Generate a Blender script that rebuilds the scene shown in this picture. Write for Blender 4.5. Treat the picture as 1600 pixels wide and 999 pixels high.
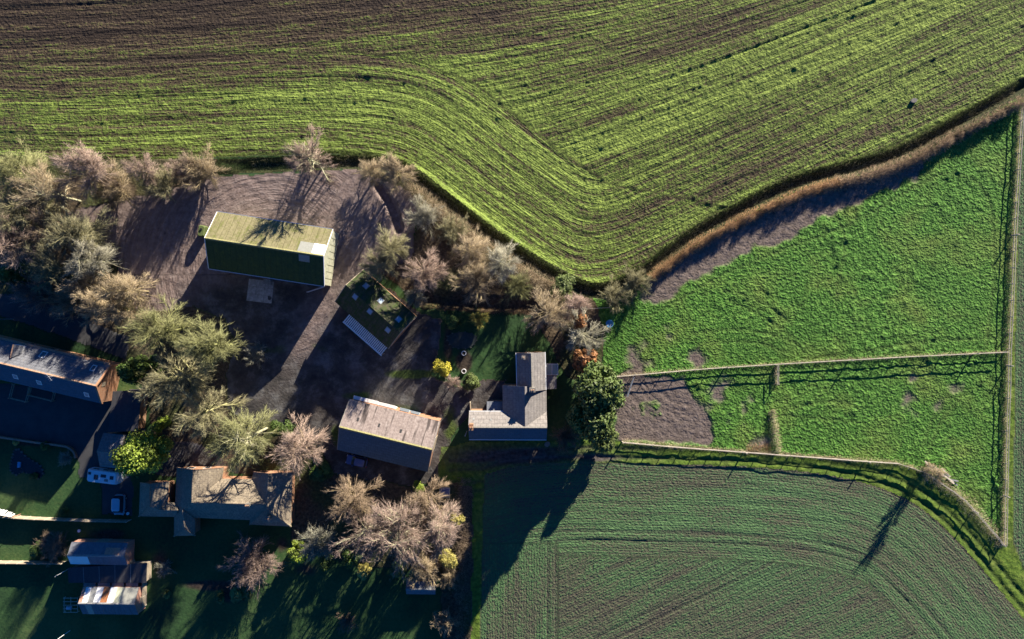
import bpy, math, random
import numpy as np
from mathutils import Vector, Matrix

# ------------------------------------------------------------------ scene, camera, light
for o in list(bpy.data.objects): bpy.data.objects.remove(o)
scene = bpy.context.scene
COL = scene.collection
S = 1600 / 180.0            # photograph pixels per metre on the ground
H = 120.0                   # flying height of the camera
CX, CY = 800.0, 499.5
def W(px, py, z=0.0):
    k = (H - z) / H / S
    return ((px - CX) * k, (CY - py) * k, z)
def W2(px, py, z=0.0): return W(px, py, z)[:2]

cam = bpy.data.cameras.new('camera'); camo = bpy.data.objects.new('camera', cam); COL.objects.link(camo)
cam.sensor_width = 36; cam.lens = 36 * H / 180.0; cam.clip_end = 2000; cam.clip_start = 1
camo.location = (0, 0, H); camo.rotation_euler = (0, 0, 0)
scene.camera = camo

ELEV = math.radians(15.8)
sdir = Vector((0.52, 0.854, 0)).normalized() * math.cos(ELEV) + Vector((0, 0, math.sin(ELEV)))
w = bpy.data.worlds.new('World'); scene.world = w; w.use_nodes = True
nt = w.node_tree; bg = nt.nodes['Background']
sky = nt.nodes.new('ShaderNodeTexSky'); sky.sky_type = 'NISHITA'; sky.sun_disc = False
sky.sun_elevation = ELEV; sky.sun_rotation = math.atan2(sdir.x, sdir.y)
sky.air_density = 1.0; sky.dust_density = 0.0; sky.ozone_density = 6.0
tint = nt.nodes.new('ShaderNodeMix'); tint.data_type = 'RGBA'; tint.blend_type = 'MULTIPLY'; tint.inputs[0].default_value = 1.0
tint.inputs[7].default_value = (0.18, 0.60, 1.05, 1)      # camera balanced for the low warm sun, so skylight reads blue
nt.links.new(sky.outputs[0], tint.inputs[6]); nt.links.new(tint.outputs[2], bg.inputs[0]); bg.inputs[1].default_value = 0.05
sun = bpy.data.lights.new('sun', 'SUN'); suno = bpy.data.objects.new('sun', sun); COL.objects.link(suno)
sun.energy = 5.0; sun.angle = math.radians(0.5); sun.color = (1.0, 0.91, 0.77)
suno.rotation_euler = sdir.to_track_quat('Z', 'Y').to_euler(); suno.location = (60, 100, 60)
scene.view_settings.view_transform = 'Standard'; scene.view_settings.look = 'None'
scene.view_settings.gamma = 1; scene.view_settings.exposure = 1.55
scene.view_settings.use_curve_mapping = False

rng = np.random.default_rng(7)
random.seed(7)

# ------------------------------------------------------------------ node helpers
class M:
    """small wrapper round a material's node tree"""
    def __init__(s, name, rough=0.9, spec=0.25):
        s.m = bpy.data.materials.new(name); s.m.use_nodes = True
        s.t = s.m.node_tree; s.b = s.t.nodes['Principled BSDF']
        s.b.inputs['Roughness'].default_value = rough
        s.b.inputs['Specular IOR Level'].default_value = spec
    def n(s, typ, **kw):
        nd = s.t.nodes.new(typ)
        for k, v in kw.items(): setattr(nd, k, v)
        return nd
    def set(s, sock, v):
        if isinstance(v, bpy.types.NodeSocket): s.t.links.new(v, sock)
        elif isinstance(v, (tuple, list)) and len(v) == 3 and sock.type == 'RGBA': sock.default_value = (*v, 1)
        else: sock.default_value = v
    def attr(s, name): return s.n('ShaderNodeAttribute', attribute_name=name).outputs['Fac']
    def obj(s): return s.n('ShaderNodeTexCoord').outputs['Object']
    def xyz(s, v):
        nd = s.n('ShaderNodeSeparateXYZ'); s.set(nd.inputs[0], v); return nd.outputs
    def comb(s, x, y, z=0.0):
        nd = s.n('ShaderNodeCombineXYZ')
        for i, q in enumerate((x, y, z)): s.set(nd.inputs[i], q)
        return nd.outputs[0]
    def ma(s, op, a, b=0.0, c=None, clamp=False):
        nd = s.n('ShaderNodeMath', operation=op); nd.use_clamp = clamp
        s.set(nd.inputs[0], a); s.set(nd.inputs[1], b)
        if c is not None: s.set(nd.inputs[2], c)
        return nd.outputs[0]
    def noise(s, vec, scale, detail=3, rough=0.55, dist=0.0):
        nd = s.n('ShaderNodeTexNoise'); s.set(nd.inputs['Vector'], vec)
        nd.inputs['Scale'].default_value = scale; nd.inputs['Detail'].default_value = detail
        nd.inputs['Roughness'].default_value = rough; nd.inputs['Distortion'].default_value = dist
        return nd.outputs['Fac']
    def vor(s, vec, scale):
        nd = s.n('ShaderNodeTexVoronoi'); s.set(nd.inputs['Vector'], vec); nd.inputs['Scale'].default_value = scale
        return nd.outputs
    def mp(s, v, a, b, c=0.0, d=1.0):
        nd = s.n('ShaderNodeMapRange'); nd.clamp = True
        for i, q in enumerate((v, a, b, c, d)): s.set(nd.inputs[i], q)
        return nd.outputs[0]
    def mix(s, f, a, b, mode='MIX'):
        nd = s.n('ShaderNodeMix', data_type='RGBA', blend_type=mode)
        s.set(nd.inputs[0], f); s.set(nd.inputs[6], a); s.set(nd.inputs[7], b); return nd.outputs[2]
    def ramp(s, f, stops):
        nd = s.n('ShaderNodeValToRGB'); cr = nd.color_ramp
        while len(cr.elements) < len(stops): cr.elements.new(0.5)
        for e, (p, c) in zip(cr.elements, stops): e.position = p; e.color = (*c, 1)
        s.set(nd.inputs[0], f); return nd.outputs[0]
    def col(s, c): s.set(s.b.inputs['Base Color'], c); return s
    def bump(s, h, dist=0.1, strength=1.0, normal=None):
        nd = s.n('ShaderNodeBump'); nd.inputs['Distance'].default_value = dist; nd.inputs['Strength'].default_value = strength
        s.set(nd.inputs['Height'], h)
        if normal is not None: s.set(nd.inputs['Normal'], normal)
        s.t.links.new(nd.outputs[0], s.b.inputs['Normal']); return nd.outputs[0]

# ------------------------------------------------------------------ mesh helpers
def mesh(name, verts, faces=None, tris=None, quads=None, smooth=False):
    me = bpy.data.meshes.new(name)
    if faces is not None:
        me.from_pydata([tuple(v) for v in verts], [], [tuple(f) for f in faces])
    else:
        verts = np.asarray(verts, np.float32); q = tris if tris is not None else quads
        q = np.asarray(q, np.int32); k = q.shape[1]
        me.vertices.add(len(verts)); me.vertices.foreach_set('co', verts.ravel())
        me.loops.add(q.size); me.loops.foreach_set('vertex_index', q.ravel())
        me.polygons.add(len(q)); me.polygons.foreach_set('loop_start', np.arange(0, q.size, k, dtype=np.int32))
        me.update(calc_edges=True); me.validate()
    if smooth: me.polygons.foreach_set('use_smooth', np.ones(len(me.polygons), bool))
    me.update(); return me
def add(name, me, mat=None, parent=None, loc=(0, 0, 0), rz=0.0):
    o = bpy.data.objects.new(name, me); COL.objects.link(o)
    if mat is not None and me is not None:
        if not me.materials: me.materials.append(mat)
    o.location = loc; o.rotation_euler = (0, 0, rz)
    if parent is not None: o.parent = parent
    return o
def tag(o, label=None, cat=None, group=None, kind=None):
    if label: o['label'] = label
    if cat: o['category'] = cat
    if group: o['group'] = group
    if kind: o['kind'] = kind
    return o
def thing(name, label, cat, loc=(0, 0, 0), rz=0.0, group=None):
    return tag(add(name, None, None, None, loc, rz), label, cat, group)
def boxdata(x0, x1, y0, y1, z0, z1):
    v = [(x, y, z) for z in (z0, z1) for y in (y0, y1) for x in (x0, x1)]
    f = [(0, 2, 3, 1), (4, 5, 7, 6), (0, 1, 5, 4), (2, 6, 7, 3), (0, 4, 6, 2), (1, 3, 7, 5)]
    return v, f
class B:
    """collects shapes for one mesh"""
    def __init__(s): s.v = []; s.f = []
    def put(s, v, f):
        k = len(s.v); s.v += [tuple(q) for q in v]; s.f += [tuple(i + k for i in g) for g in f]; return s
    def box(s, x0, x1, y0, y1, z0, z1): return s.put(*boxdata(min(x0,x1), max(x0,x1), min(y0,y1), max(y0,y1), z0, z1))
    def prism(s, pts, z0, z1):
        n = len(pts); a = sum(pts[i][0]*pts[(i+1)%n][1]-pts[(i+1)%n][0]*pts[i][1] for i in range(n))
        if a < 0: pts = pts[::-1]
        v = [(p[0], p[1], z0) for p in pts] + [(p[0], p[1], z1) for p in pts]
        return s.put(v, [tuple(range(n))[::-1], tuple(range(n, 2*n))] + [(i, (i+1)%n, n+(i+1)%n, n+i) for i in range(n)])
    def slab(s, pts, t):      # polygon in space thickened downwards
        n = len(pts); P = [Vector(p) for p in pts]
        nrm = Vector((0,0,0))
        for i in range(n): nrm += P[i].cross(P[(i+1)%n])
        if nrm.z < 0: P = P[::-1]
        v = [tuple(p) for p in P] + [(p.x, p.y, p.z - t) for p in P]
        return s.put(v, [tuple(range(n)), tuple(range(n, 2*n))[::-1]] + [(i, n+i, n+(i+1)%n, (i+1)%n) for i in range(n)])
    def tube(s, p0, p1, r0, r1, k=6):
        p0 = Vector(p0); p1 = Vector(p1); d = (p1-p0).normalized(); a = d.orthogonal().normalized(); b = d.cross(a)
        v = []
        for p, r in ((p0, r0), (p1, r1)):
            for i in range(k):
                t = 2*math.pi*i/k; v.append(tuple(p + (a*math.cos(t)+b*math.sin(t))*r))
        return s.put(v, [tuple(range(k))[::-1], tuple(range(k, 2*k))] + [(i, (i+1)%k, k+(i+1)%k, k+i) for i in range(k)])
    def me(s, name, smooth=False): return mesh(name, s.v, s.f, smooth=smooth)
    def build(s, name, mat, parent=None, loc=(0,0,0), rz=0.0, smooth=False):
        return add(name, s.me(name, smooth), mat, parent, loc, rz)

# ------------------------------------------------------------------ numpy noise and geometry in plan
def vnoise(x, y, seed):
    t = np.random.default_rng(seed).random((256, 256)).astype(np.float32)
    xi = np.floor(x).astype(np.int64); yi = np.floor(y).astype(np.int64)
    fx = x - xi; fy = y - yi; fx = fx*fx*(3-2*fx); fy = fy*fy*(3-2*fy)
    a = t[xi & 255, yi & 255]; b = t[(xi+1) & 255, yi & 255]; c = t[xi & 255, (yi+1) & 255]; d = t[(xi+1) & 255, (yi+1) & 255]
    return (a*(1-fx)+b*fx)*(1-fy) + (c*(1-fx)+d*fx)*fy
def fbm(x, y, lam, oct=3, seed=1):
    s = 0; a = 1; tot = 0
    for i in range(oct):
        ca, sa = math.cos(0.6+i*1.1), math.sin(0.6+i*1.1)
        s = s + a*vnoise((x*ca-y*sa)/lam+17*i, (x*sa+y*ca)/lam+31*i, seed+i); tot += a; a *= 0.5; lam *= 0.5
    return s/tot
def catmull(pts, n=8):
    P = np.array(pts, float); P = np.vstack([2*P[0]-P[1], P, 2*P[-1]-P[-2]]); out = []
    for i in range(1, len(P)-2):
        for t in np.linspace(0, 1, n, endpoint=False):
            out.append(0.5*((2*P[i])+(-P[i-1]+P[i+1])*t+(2*P[i-1]-5*P[i]+4*P[i+1]-P[i+2])*t*t+(-P[i-1]+3*P[i]-3*P[i+1]+P[i+2])*t**3))
    out.append(P[-2]); return np.array(out)
def pdist(px, py, line):
    """distance (metres) to a pixel polyline and the arclength of the nearest point"""
    best = np.full(px.shape, 1e9); al = np.zeros(px.shape); acc = 0
    L = np.asarray(line, float)
    for a, b in zip(L[:-1], L[1:]):
        d = b-a; l2 = d@d
        t = np.clip(((px-a[0])*d[0]+(py-a[1])*d[1])/l2, 0, 1)
        q = np.hypot(px-a[0]-t*d[0], py-a[1]-t*d[1])
        m = q < best; best = np.where(m, q, best); al = np.where(m, acc+t*math.sqrt(l2), al); acc += math.sqrt(l2)
    return best/S, al/S
def inpoly(px, py, poly):
    r = np.zeros(px.shape, bool); n = len(poly)
    for i in range(n):
        (x1, y1), (x2, y2) = poly[i], poly[(i+1) % n]
        if y1 == y2: continue
        c = ((y1 > py) != (y2 > py)) & (px < (x2-x1)*(py-y1)/(y2-y1)+x1); r ^= c
    return r
def sstep(x, a, b): t = np.clip((x-a)/(b-a), 0, 1); return t*t*(3-2*t)
def blob(px, py, cx, cy, rx, ry=None):
    ry = ry or rx; return np.exp(-(((px-cx)/rx)**2+((py-cy)/ry)**2))

# ------------------------------------------------------------------ lines of the place, in photograph pixels
D = catmull([(-80,250),(0,252),(60,254),(130,254),(230,251),(340,246),(440,242),(540,242),(610,250),(650,268),(690,297),(740,335),(800,378),(860,418),(900,438),(930,444),(965,436),(1010,411),(1060,373),(1100,347),(1150,320),(1200,294),(1264,268),(1360,243),(1424,219),(1520,167),(1590,128),(1700,70)])
DITCH = catmull([(345,262),(440,258),(540,254),(600,258),(640,272),(700,318),(760,364),(830,410),(880,437),(925,455),(965,449),(1010,424),(1060,386),(1100,359),(1150,332),(1200,306),(1264,280),(1360,256),(1424,232),(1520,180),(1590,140),(1700,82)])
TRENCH = catmull([(592,292),(606,315),(617,340),(622,358)])
GULLY = catmull([(668,468),(720,474),(780,479),(830,478)])
MIDF = [(940,590),(1010,584),(1100,576),(1260,566),(1420,557),(1568,550)]
LOWF = [(972,690),(1060,698),(1180,707),(1300,716),(1400,723),(1440,736),(1500,777),(1545,827),(1565,852)]
RIGF = [(1593,165),(1587,260),(1581,360),(1573,550),(1568,720),(1566,850)]
LB = catmull([(700,745),(757,742),(800,731),(900,724),(1000,726),(1100,728),(1200,733),(1300,745),(1380,766),(1440,797),(1500,852),(1560,922),(1620,995),(1690,1080)])

STEP = 0.25
xs = np.arange(-102, 102+STEP/2, STEP); ys = np.arange(-68, 68+STEP/2, STEP)
GX, GY = np.meshgrid(xs, ys)                    # [row(y), col(x)]
PX = CX+GX*S; PY = CY-GY*S
wob = (fbm(GX, GY, 2.2, 3, 40)-0.5)*9; wob2 = (fbm(GX, GY, 2.0, 3, 50)-0.5)*9
QX = PX+wob; QY = PY+wob2
R = np.full(GX.shape, 8)                         # lawn unless told otherwise
def region(i, *polys):
    for p in polys: R[inpoly(QX, QY, p)] = i
region(10, [(-90,240),(340,250),(345,280),(200,314),(105,332),(160,385),(192,440),(215,490),(200,530),(130,500),(60,470),(0,462),(-90,440)],
           [(560,250),(650,270),(930,452),(945,520),(930,600),(885,590),(830,492),(700,487),(660,482),(600,430),(645,400),(655,330),(600,285)],
           [(500,735),(640,765),(705,755),(740,740),(737,1080),(690,1080),(690,905),(620,888),(540,880),(505,860),(470,880),(455,840),(462,740)],
           [(190,485),(300,478),(365,498),(380,545),(374,640),(500,680),(500,750),(380,742),(240,690),(228,610),(190,570)])
region(2, [(100,330),(200,313),(330,278),(430,272),(560,262),(600,285),(640,300),(655,330),(648,362),(645,400),(600,430),(570,430),(660,490),(690,500),(682,560),(672,590),(700,600),(740,612),(742,640),(715,665),(700,700),(690,750),(640,762),(520,740),(500,700),(430,660),(380,662),(356,640),(352,585),(370,545),(350,500),(300,482),(215,490),(192,440),(172,400),(150,365)],
          [(735,598),(790,592),(785,640),(735,642)],[(236,690),(300,690),(380,740),(270,745),(236,740)])
region(9, [(-90,440),(0,460),(60,470),(130,500),(200,530),(195,560),(150,545),(80,520),(0,494),(-90,470)],
          [(-90,600),(0,600),(170,620),(230,605),(222,680),(170,742),(125,750),(121,715),(110,700),(0,684),(-90,675)],
          [(156,742),(206,742),(206,805),(156,805)])
region(5, [(690,700),(735,690),(860,688),(940,690),(972,690),(1060,698),(1180,707),(1300,716),(1400,723),(1440,736),(1500,777),(1545,827),(1566,855),(1562,550),(1575,360),(1590,160),(1700,75),(1700,1090),(735,1090),(737,760),(680,752)])
region(3, [(925,465),(965,452),(1010,430),(1060,392),(1100,366),(1200,312),(1264,286),(1360,262),(1424,238),(1520,186),(1592,148),(1582,360),(1573,550),(1420,557),(1260,566),(1100,576),(1010,584),(935,592),(945,520)])
region(4, [(940,590),(1010,584),(1100,576),(1260,566),(1420,557),(1572,550),(1567,720),(1565,850),(1545,827),(1500,777),(1440,736),(1400,723),(1300,716),(1180,707),(1060,698),(972,690),(950,690)])
R[inpoly(PX, PY, [(757,742)]+[tuple(p) for p in LB[8:]]+[(1690,1120),(748,1120),(752,900)])] = 6
R[inpoly(PX, PY, [(1596,165),(1720,80),(1720,1120),(1690,1060),(1640,965),(1600,890),(1584,850),(1584,720),(1586,550),(1590,360)])] = 7
R[inpoly(PX, PY, [tuple(p) for p in D]+[(1800,-300),(-200,-300)])] = 0
dd, da = pdist(PX, PY, DITCH)
edge_d, edge_a = pdist(PX, PY, D)
top = inpoly(PX, PY, [tuple(p) for p in D]+[(1800,-300),(-200,-300)])
R[(dd < 1.35) & ~((top) & (edge_d > 0.6))] = 1
td, _ = pdist(PX, PY, TRENCH); gd, _ = pdist(PX, PY, GULLY)

Z = (fbm(GX, GY, 18, 2, 3)-0.5)*0.25
U = GX.copy(); V = GY.copy(); MA = np.zeros(GX.shape); MB = np.zeros(GX.shape)
# the winter field above the ditch
corner_a = edge_a[np.unravel_index(np.argmin((PX-940)**2+(PY-442)**2), PX.shape)]
rightl = ((GX-15.7)*-0.424+(GY-6.4)*0.906)          # distance from the right leg of the ditch
vin0 = GY-(0.135*GX+0.0006*GX**2)
kk = sstep(rightl, 2, 48)
vin = (rightl*1.05)*(1-kk)+(vin0+6)*kk
lft = D[D[:, 0] < 925]; tg = lft[-1]-lft[-5]; dl, dla = pdist(PX, PY, np.vstack([lft, lft[-1]+tg*40]))
head = dl < 18+(fbm(GX, GY, 7, 2, 61)-0.5)*2.0
_h = np.clip(0.5+0.5*(rightl*1.05-dl)/4.5, 0, 1); smin = rightl*1.05*(1-_h)+dl*_h-4.5*_h*(1-_h)
vs = np.where(head, smin, vin); us = np.where(head, dla, GX)
f0 = R == 0
U = np.where(f0, us, U); V = np.where(f0, vs, V)
band = fbm(us*0.05, vs, 3.2, 3, 71)
green = 0.66+0.16*np.exp(-((edge_d-17)/9.0)**2)-0.62*sstep(GY-0.11*GX-0.001*GX*GX*0.3, 42, 55)*sstep(-GX, -30, 40)-0.14*np.exp(-((edge_d-5.5)/3.5)**2)*sstep(GX, -25, 5)
green += 0.05*sstep(GX, 0, 60)-0.25*blob(PX, PY, 1090, 40, 110, 50)-0.22*blob(PX, PY, 780, 30, 130, 40)-0.2*blob(PX, PY, 40, 20, 200, 60)+0.45*np.exp(-(edge_d/0.8)**2)*sstep(PX, 640, 660)*(1-sstep(PX, 930, 960))
green -= 0.1*np.exp(-((edge_d-3)/2.2)**2)*sstep(PX, 960, 1000)
MA = np.where(f0, np.clip(green+(band-0.5)*0.8, 0, 1), MA)
rows = (vnoise(us*0.03+3, vs*0.9, 81)-0.5)*0.20+(vnoise(us*0.08, vs*2.0, 82)-0.5)*0.12
tuss = (np.clip(fbm(GX, GY, 0.85, 2, 83), .42, 1)-0.5)*0.24
tr0 = np.zeros(GX.shape)
for per, o0 in ((13.0, 3.0), (13.0, 4.7)):
    q = (vs-o0) % per; q = np.minimum(q, per-q); tr0 += np.exp(-(q/0.22)**2)
tr0 *= sstep(fbm(us*0.08, vs, 2.0, 2, 87), .42, .6)
MB = np.where(f0, np.clip(tr0, 0, 1), MB)
Z = np.where(f0, Z+rows+tuss*(0.4+MA)-tr0*0.05, Z)
bank = np.exp(-((edge_d-0.3)/0.6)**2)*0.45*sstep(PX, 630, 660)*(1-sstep(PX, 940, 980))
Z = np.where(f0 | (R == 1), Z+bank, Z)
# pastures
ruts = [catmull(l) for l in ([(1005,500),(1060,470),(1130,430),(1200,400),(1280,370),(1340,345),(1400,310),(1440,288),(1480,272),(1525,285),(1548,325),(1553,400),(1549,470),(1540,540)],
        [(1080,522),(1140,516),(1200,522),(1250,540)],[(1090,540),(1140,534),(1190,538),(1225,552)],[(1140,470),(1190,495),(1240,528)],[(1130,455),(1185,470),(1235,505)],
        [(1225,640),(1300,628),(1345,640)],[(1225,650),(1290,655),(1350,662)],[(1000,585),(1010,560),(1020,540)],
        [(1310,345),(1320,380),(1310,440),(1305,480)],[(1260,562),(1340,552),(1440,535),(1560,530)],[(1495,600),(1460,650),(1440,700)],[(1510,610),(1470,660),(1448,712)],[(1020,575),(1010,540),(995,520)])]
past = (R == 3) | (R == 4)
rd = np.full(GX.shape, 9.0)
for l in ruts: rd = np.minimum(rd, pdist(PX, PY, l)[0])
cl = fbm(GX, GY, 1.5, 2, 91); cl2 = fbm(GX+50, GY, 0.95, 2, 94)
mudn = (fbm(GX, GY, 2.5, 4, 97)-0.5)
mud = inpoly(PX+mudn*30, PY+mudn*26, [(1000,462),(1060,400),(1100,370),(1200,318),(1264,290),(1360,268),(1440,244),(1455,262),(1424,280),(1328,322),(1264,348),(1200,383),(1145,403),(1130,420),(1080,443),(1040,465),(1010,476)])*1.0
mud = np.maximum(mud, inpoly(PX+mudn*40, PY+mudn*30, [(955,584),(1062,582),(1085,620),(1112,660),(1105,693),(960,693)])*1.0)
mudn = mudn*1.5+(fbm(GX, GY, 0.9, 2, 197)-.5)*.8
for cx, cy, r, a in ((1000,560,24,.7),(1087,560,15,1.0),(1130,620,30,.6),(1155,645,34,.45),(1040,530,20,.3),(1440,640,30,.5),(1445,690,25,.5),(1490,600,14,.7),(1425,590,10,.6),(1010,540,15,.5),(1180,700,24,.7)):
    mud = np.maximum(mud, np.clip(blob(PX, PY, cx, cy, r*1.2)*(a*1.3+mudn*1.8)-0.12, 0, 1))
for _k in range(10):
    mud = (mud+np.roll(mud, 1, 0)+np.roll(mud, -1, 0)+np.roll(mud, 1, 1)+np.roll(mud, -1, 1))/5
mud = mud+(fbm(GX, GY, 1.1, 3, 99)-0.5)*0.55*(mud > .04)
grassy = np.clip(blob(PX, PY, 1015, 640, 30, 18)*1.4*(fbm(GX, GY, 0.8, 2, 98)+0.2)-0.3, 0, 1)
mud = np.clip(mud-grassy*0.8, 0, 1)
smoothp = blob(PX, PY, 1420, 640, 60, 40)*0.6+blob(PX, PY, 1060, 500, 60, 40)*0.35
Z = np.where(past, Z+(0.35+1.0*sstep(fbm(GX, GY, 9, 3, 95), .35, .65))*((np.clip(cl2, .38, 1)-0.5)*0.22+(np.maximum(cl,.45)-.45)*.30)*(1-mud*0.85)*(1-smoothp)-0.055*np.exp(-(rd/0.3)**2)+0.035*np.exp(-((rd-0.55)/0.25)**2)+mud*(fbm(GX,GY,0.7,2,96)-0.5)*0.12, Z)
MA = np.where(past, mud, MA); MB = np.where(past, np.exp(-(rd/0.4)**2), MB)
# curved wheel marks on the bare corner
for r0 in (60, 72, 79, 98):
    q = np.hypot((PX-1075), (PY-580)*1.15)/S-r0/S
    Z = np.where(R == 4, Z-0.10*np.exp(-(q/0.16)**2)*inpoly(PX, PY, [(985,590),(1070,586),(1085,650),(1040,665),(985,650)]), Z)
# grass track and verge
gr = R == 5
ld, la = pdist(PX, PY, LB)
U = np.where(gr, la, U); V = np.where(gr, ld, V)
rut5 = np.exp(-((ld-1.1)/0.35)**2)+np.exp(-((ld-2.7)/0.35)**2)
rut5 = rut5*(PX > 700)*(PX < 1640)
muddy = blob(PX, PY, 800, 712, 110, 16)*1.2+blob(PX, PY, 940, 716, 25, 6)
MA = np.where(gr, np.clip(muddy+rut5*0.25*(1-sstep(PX, 1000, 1100))+(fbm(GX,GY,3,3,101)-0.5)*0.4*(muddy > .1), 0, 1), MA)
MB = np.where(gr, rut5, MB)
Z = np.where(gr, Z-rut5*0.16+(fbm(GX, GY, 1.0, 3, 102)-0.5)*0.25, Z)
for l, dep in (([(700,722),(780,716),(860,708),(940,712)], .1), ([(700,732),(790,722),(870,716),(960,716)], .12), ([(740,712),(800,706),(850,702)], .07)):
    q = pdist(PX, PY, catmull(l))[0]; Z = np.where(gr, Z-dep*np.exp(-(q/0.3)**2), Z)
# drilled crop field
cf = R == 6
h1 = ld < 16.3; left = PX < 872
tan26 = math.tan(math.radians(26))
v3 = (GY-GX*tan26)*math.cos(math.radians(26)); u3 = GX/math.cos(math.radians(26))
cv = np.where(h1 & ~(left & (PY > 850)), ld, np.where(left, GX, v3)); cu = np.where(h1 & ~(left & (PY > 850)), la, np.where(left, GY, u3))
U = np.where(cf, cu, U); V = np.where(cf, cv, V)
tram = np.zeros(GX.shape)
for d0 in (11.9, 13.5): tram += np.exp(-((ld-d0)/0.17)**2)*h1*(PX > 868)
for x0 in (856, 868.5): tram += np.exp(-((PX-x0)/S/0.15)**2)*(PY > 846)
for o0 in (-56.8, -58.5, -80.5): tram += np.exp(-((v3-o0)/0.17)**2)*(~h1)*(~left)
tram = np.clip(tram, 0, 1)
Z = np.where(cf, Z*0.4+(vnoise(cu*0.15, cv*2.0, 111)-0.5)*0.10+(fbm(GX, GY, .6, 2, 113)-0.5)*0.07-tram*0.11, Z)
MA = np.where(cf, np.clip(0.62+(fbm(cu*0.3, cv, 2.5, 3, 112)-0.5)*0.9+0.22*np.exp(-((ld-10)/5)**2)-0.12*blob(PX, PY, 1080, 960, 200, 60), 0, 1), MA)
MB = np.where(cf, tram, MB)
rf = R == 7
U = np.where(rf, GY, U); V = np.where(rf, GX, V)
Z = np.where(rf, Z*0.4+(vnoise(GY*0.1, GX*1.4, 121)-0.5)*0.08+(fbm(GX, GY, .7, 2, 123)-0.5)*0.05, Z)
MA = np.where(rf, 0.75, MA)
# yard: churned earth that turns into stony hardcore lower down, widened to darken the barn's shadow
yd = R == 2
ang = np.arctan2(GY-8, GX+42); ring = np.hypot(GX+42, GY-8)
Z = np.where(yd, Z+(vnoise(ring*1.5, ang*6, 131)-0.5)*0.05*sstep(GY, -2, 6)+(fbm(GX, GY, 1.1, 3, 132)-0.5)*0.16*sstep(GY, -8, 4)+(fbm(GX, GY, .8, 2, 133)-0.5)*0.05, Z)
stone = np.maximum(sstep(-GY+0.25*GX+8, 0, 7), sstep(PY-(430-0.12*(PX-320)), -10, 40)*sstep(PX, 250, 330))*(1-.75*np.exp(-(pdist(PX, PY, [(600,300),(520,450),(470,540)])[0]/2.5)**2))  # hardcore pushed under the barn's shadow to darken it, thinned on the sunlit streak
tu = GX*-.52+GY*-.854; tv = GX*.854-GY*.52; wtr = blob(PX, PY, 570, 380, 60, 110)
U = np.where(yd, np.where(wtr > .35, tu, ang*14), U); V = np.where(yd, np.where(wtr > .35, tv, ring), V)
MA = np.where(yd, np.clip(stone+(fbm(GX, GY, 4, 3, 134)-0.5)*0.5, 0, 1), MA)
track = pdist(PX, PY, catmull([(560,300),(520,450),(470,540),(400,640)]))[0]
for k in range(7):
    q = pdist(PX, PY, catmull([(600+k*7,300),(545+k*6,440),(470+k*6,560),(395+k*6,660)]))[0]
    Z = np.where(yd, Z-0.05*np.exp(-(q/0.16)**2), Z)
MB = np.where(yd, np.clip(blob(PX, PY, 645, 585, 45, 9)*1.4+blob(PX, PY, 560, 618, 30, 9)+blob(PX, PY, 500, 545, 26, 12)*.7+blob(PX, PY, 410, 545, 40, 14)+blob(PX, PY, 620, 640, 60, 14)*.9+blob(PX, PY, 710, 665, 18, 40)+blob(PX, PY, 525, 680, 10, 30)+(fbm(GX, GY, 2.5, 3, 136)-0.5)*0.9-0.35, 0, 1), MB)
# lawns and beds
lw = R == 8
bed = np.zeros(GX.shape)
for cx, cy, rx, ry, a in ((330,915,55,10,1.2),(725,565,14,18,1.5),(75,855,34,16,1.1),(70,692,60,8,1.1),(170,835,40,12,1.0),(250,880,20,30,.9),(365,930,30,15,1.2),(440,850,15,20,.8),(895,650,15,45,.5),(480,890,30,16,.8),(300,825,14,8,.6),(700,540,10,40,1.0)):
    bed = np.maximum(bed, blob(PX, PY, cx, cy, rx, ry)*a)
MA = np.where(lw, np.clip((bed-0.45)*3+(fbm(GX, GY, 1.5, 3, 141)-0.5)*0.8, 0, 1)*(bed > 0.2), MA)
MB = np.where(lw, fbm(GX, GY, 7, 4, 142), MB)
Z = np.where(lw, Z+(fbm(GX, GY, 1.2, 3, 143)-0.5)*np.where((PX > 680) & (PY < 690), 0.22, 0.08), Z)
wd = R == 10
Z = np.where(wd, Z+(fbm(GX, GY, 1.4, 3, 151)-0.5)*0.35, Z); MA = np.where(wd, fbm(GX, GY, 4, 3, 152), MA)
av = R == 9
Z = np.where(av, Z*0.5+0.02, Z)
# ditches cut through everything
Z -= 1.25*np.exp(-(dd/0.8)**2)*sstep(PX, 340, 420)
Z -= 0.9*sstep(-td, -1.05, -0.6)
Z -= 1.2*np.exp(-(gd/1.3)**2)
Zg = Z
def ground_z(x, y):
    i = np.clip(((np.asarray(y)+68)/STEP).round().astype(int), 0, Z.shape[0]-1); j = np.clip(((np.asarray(x)+102)/STEP).round().astype(int), 0, Z.shape[1]-1)
    return Z[i, j]

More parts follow.
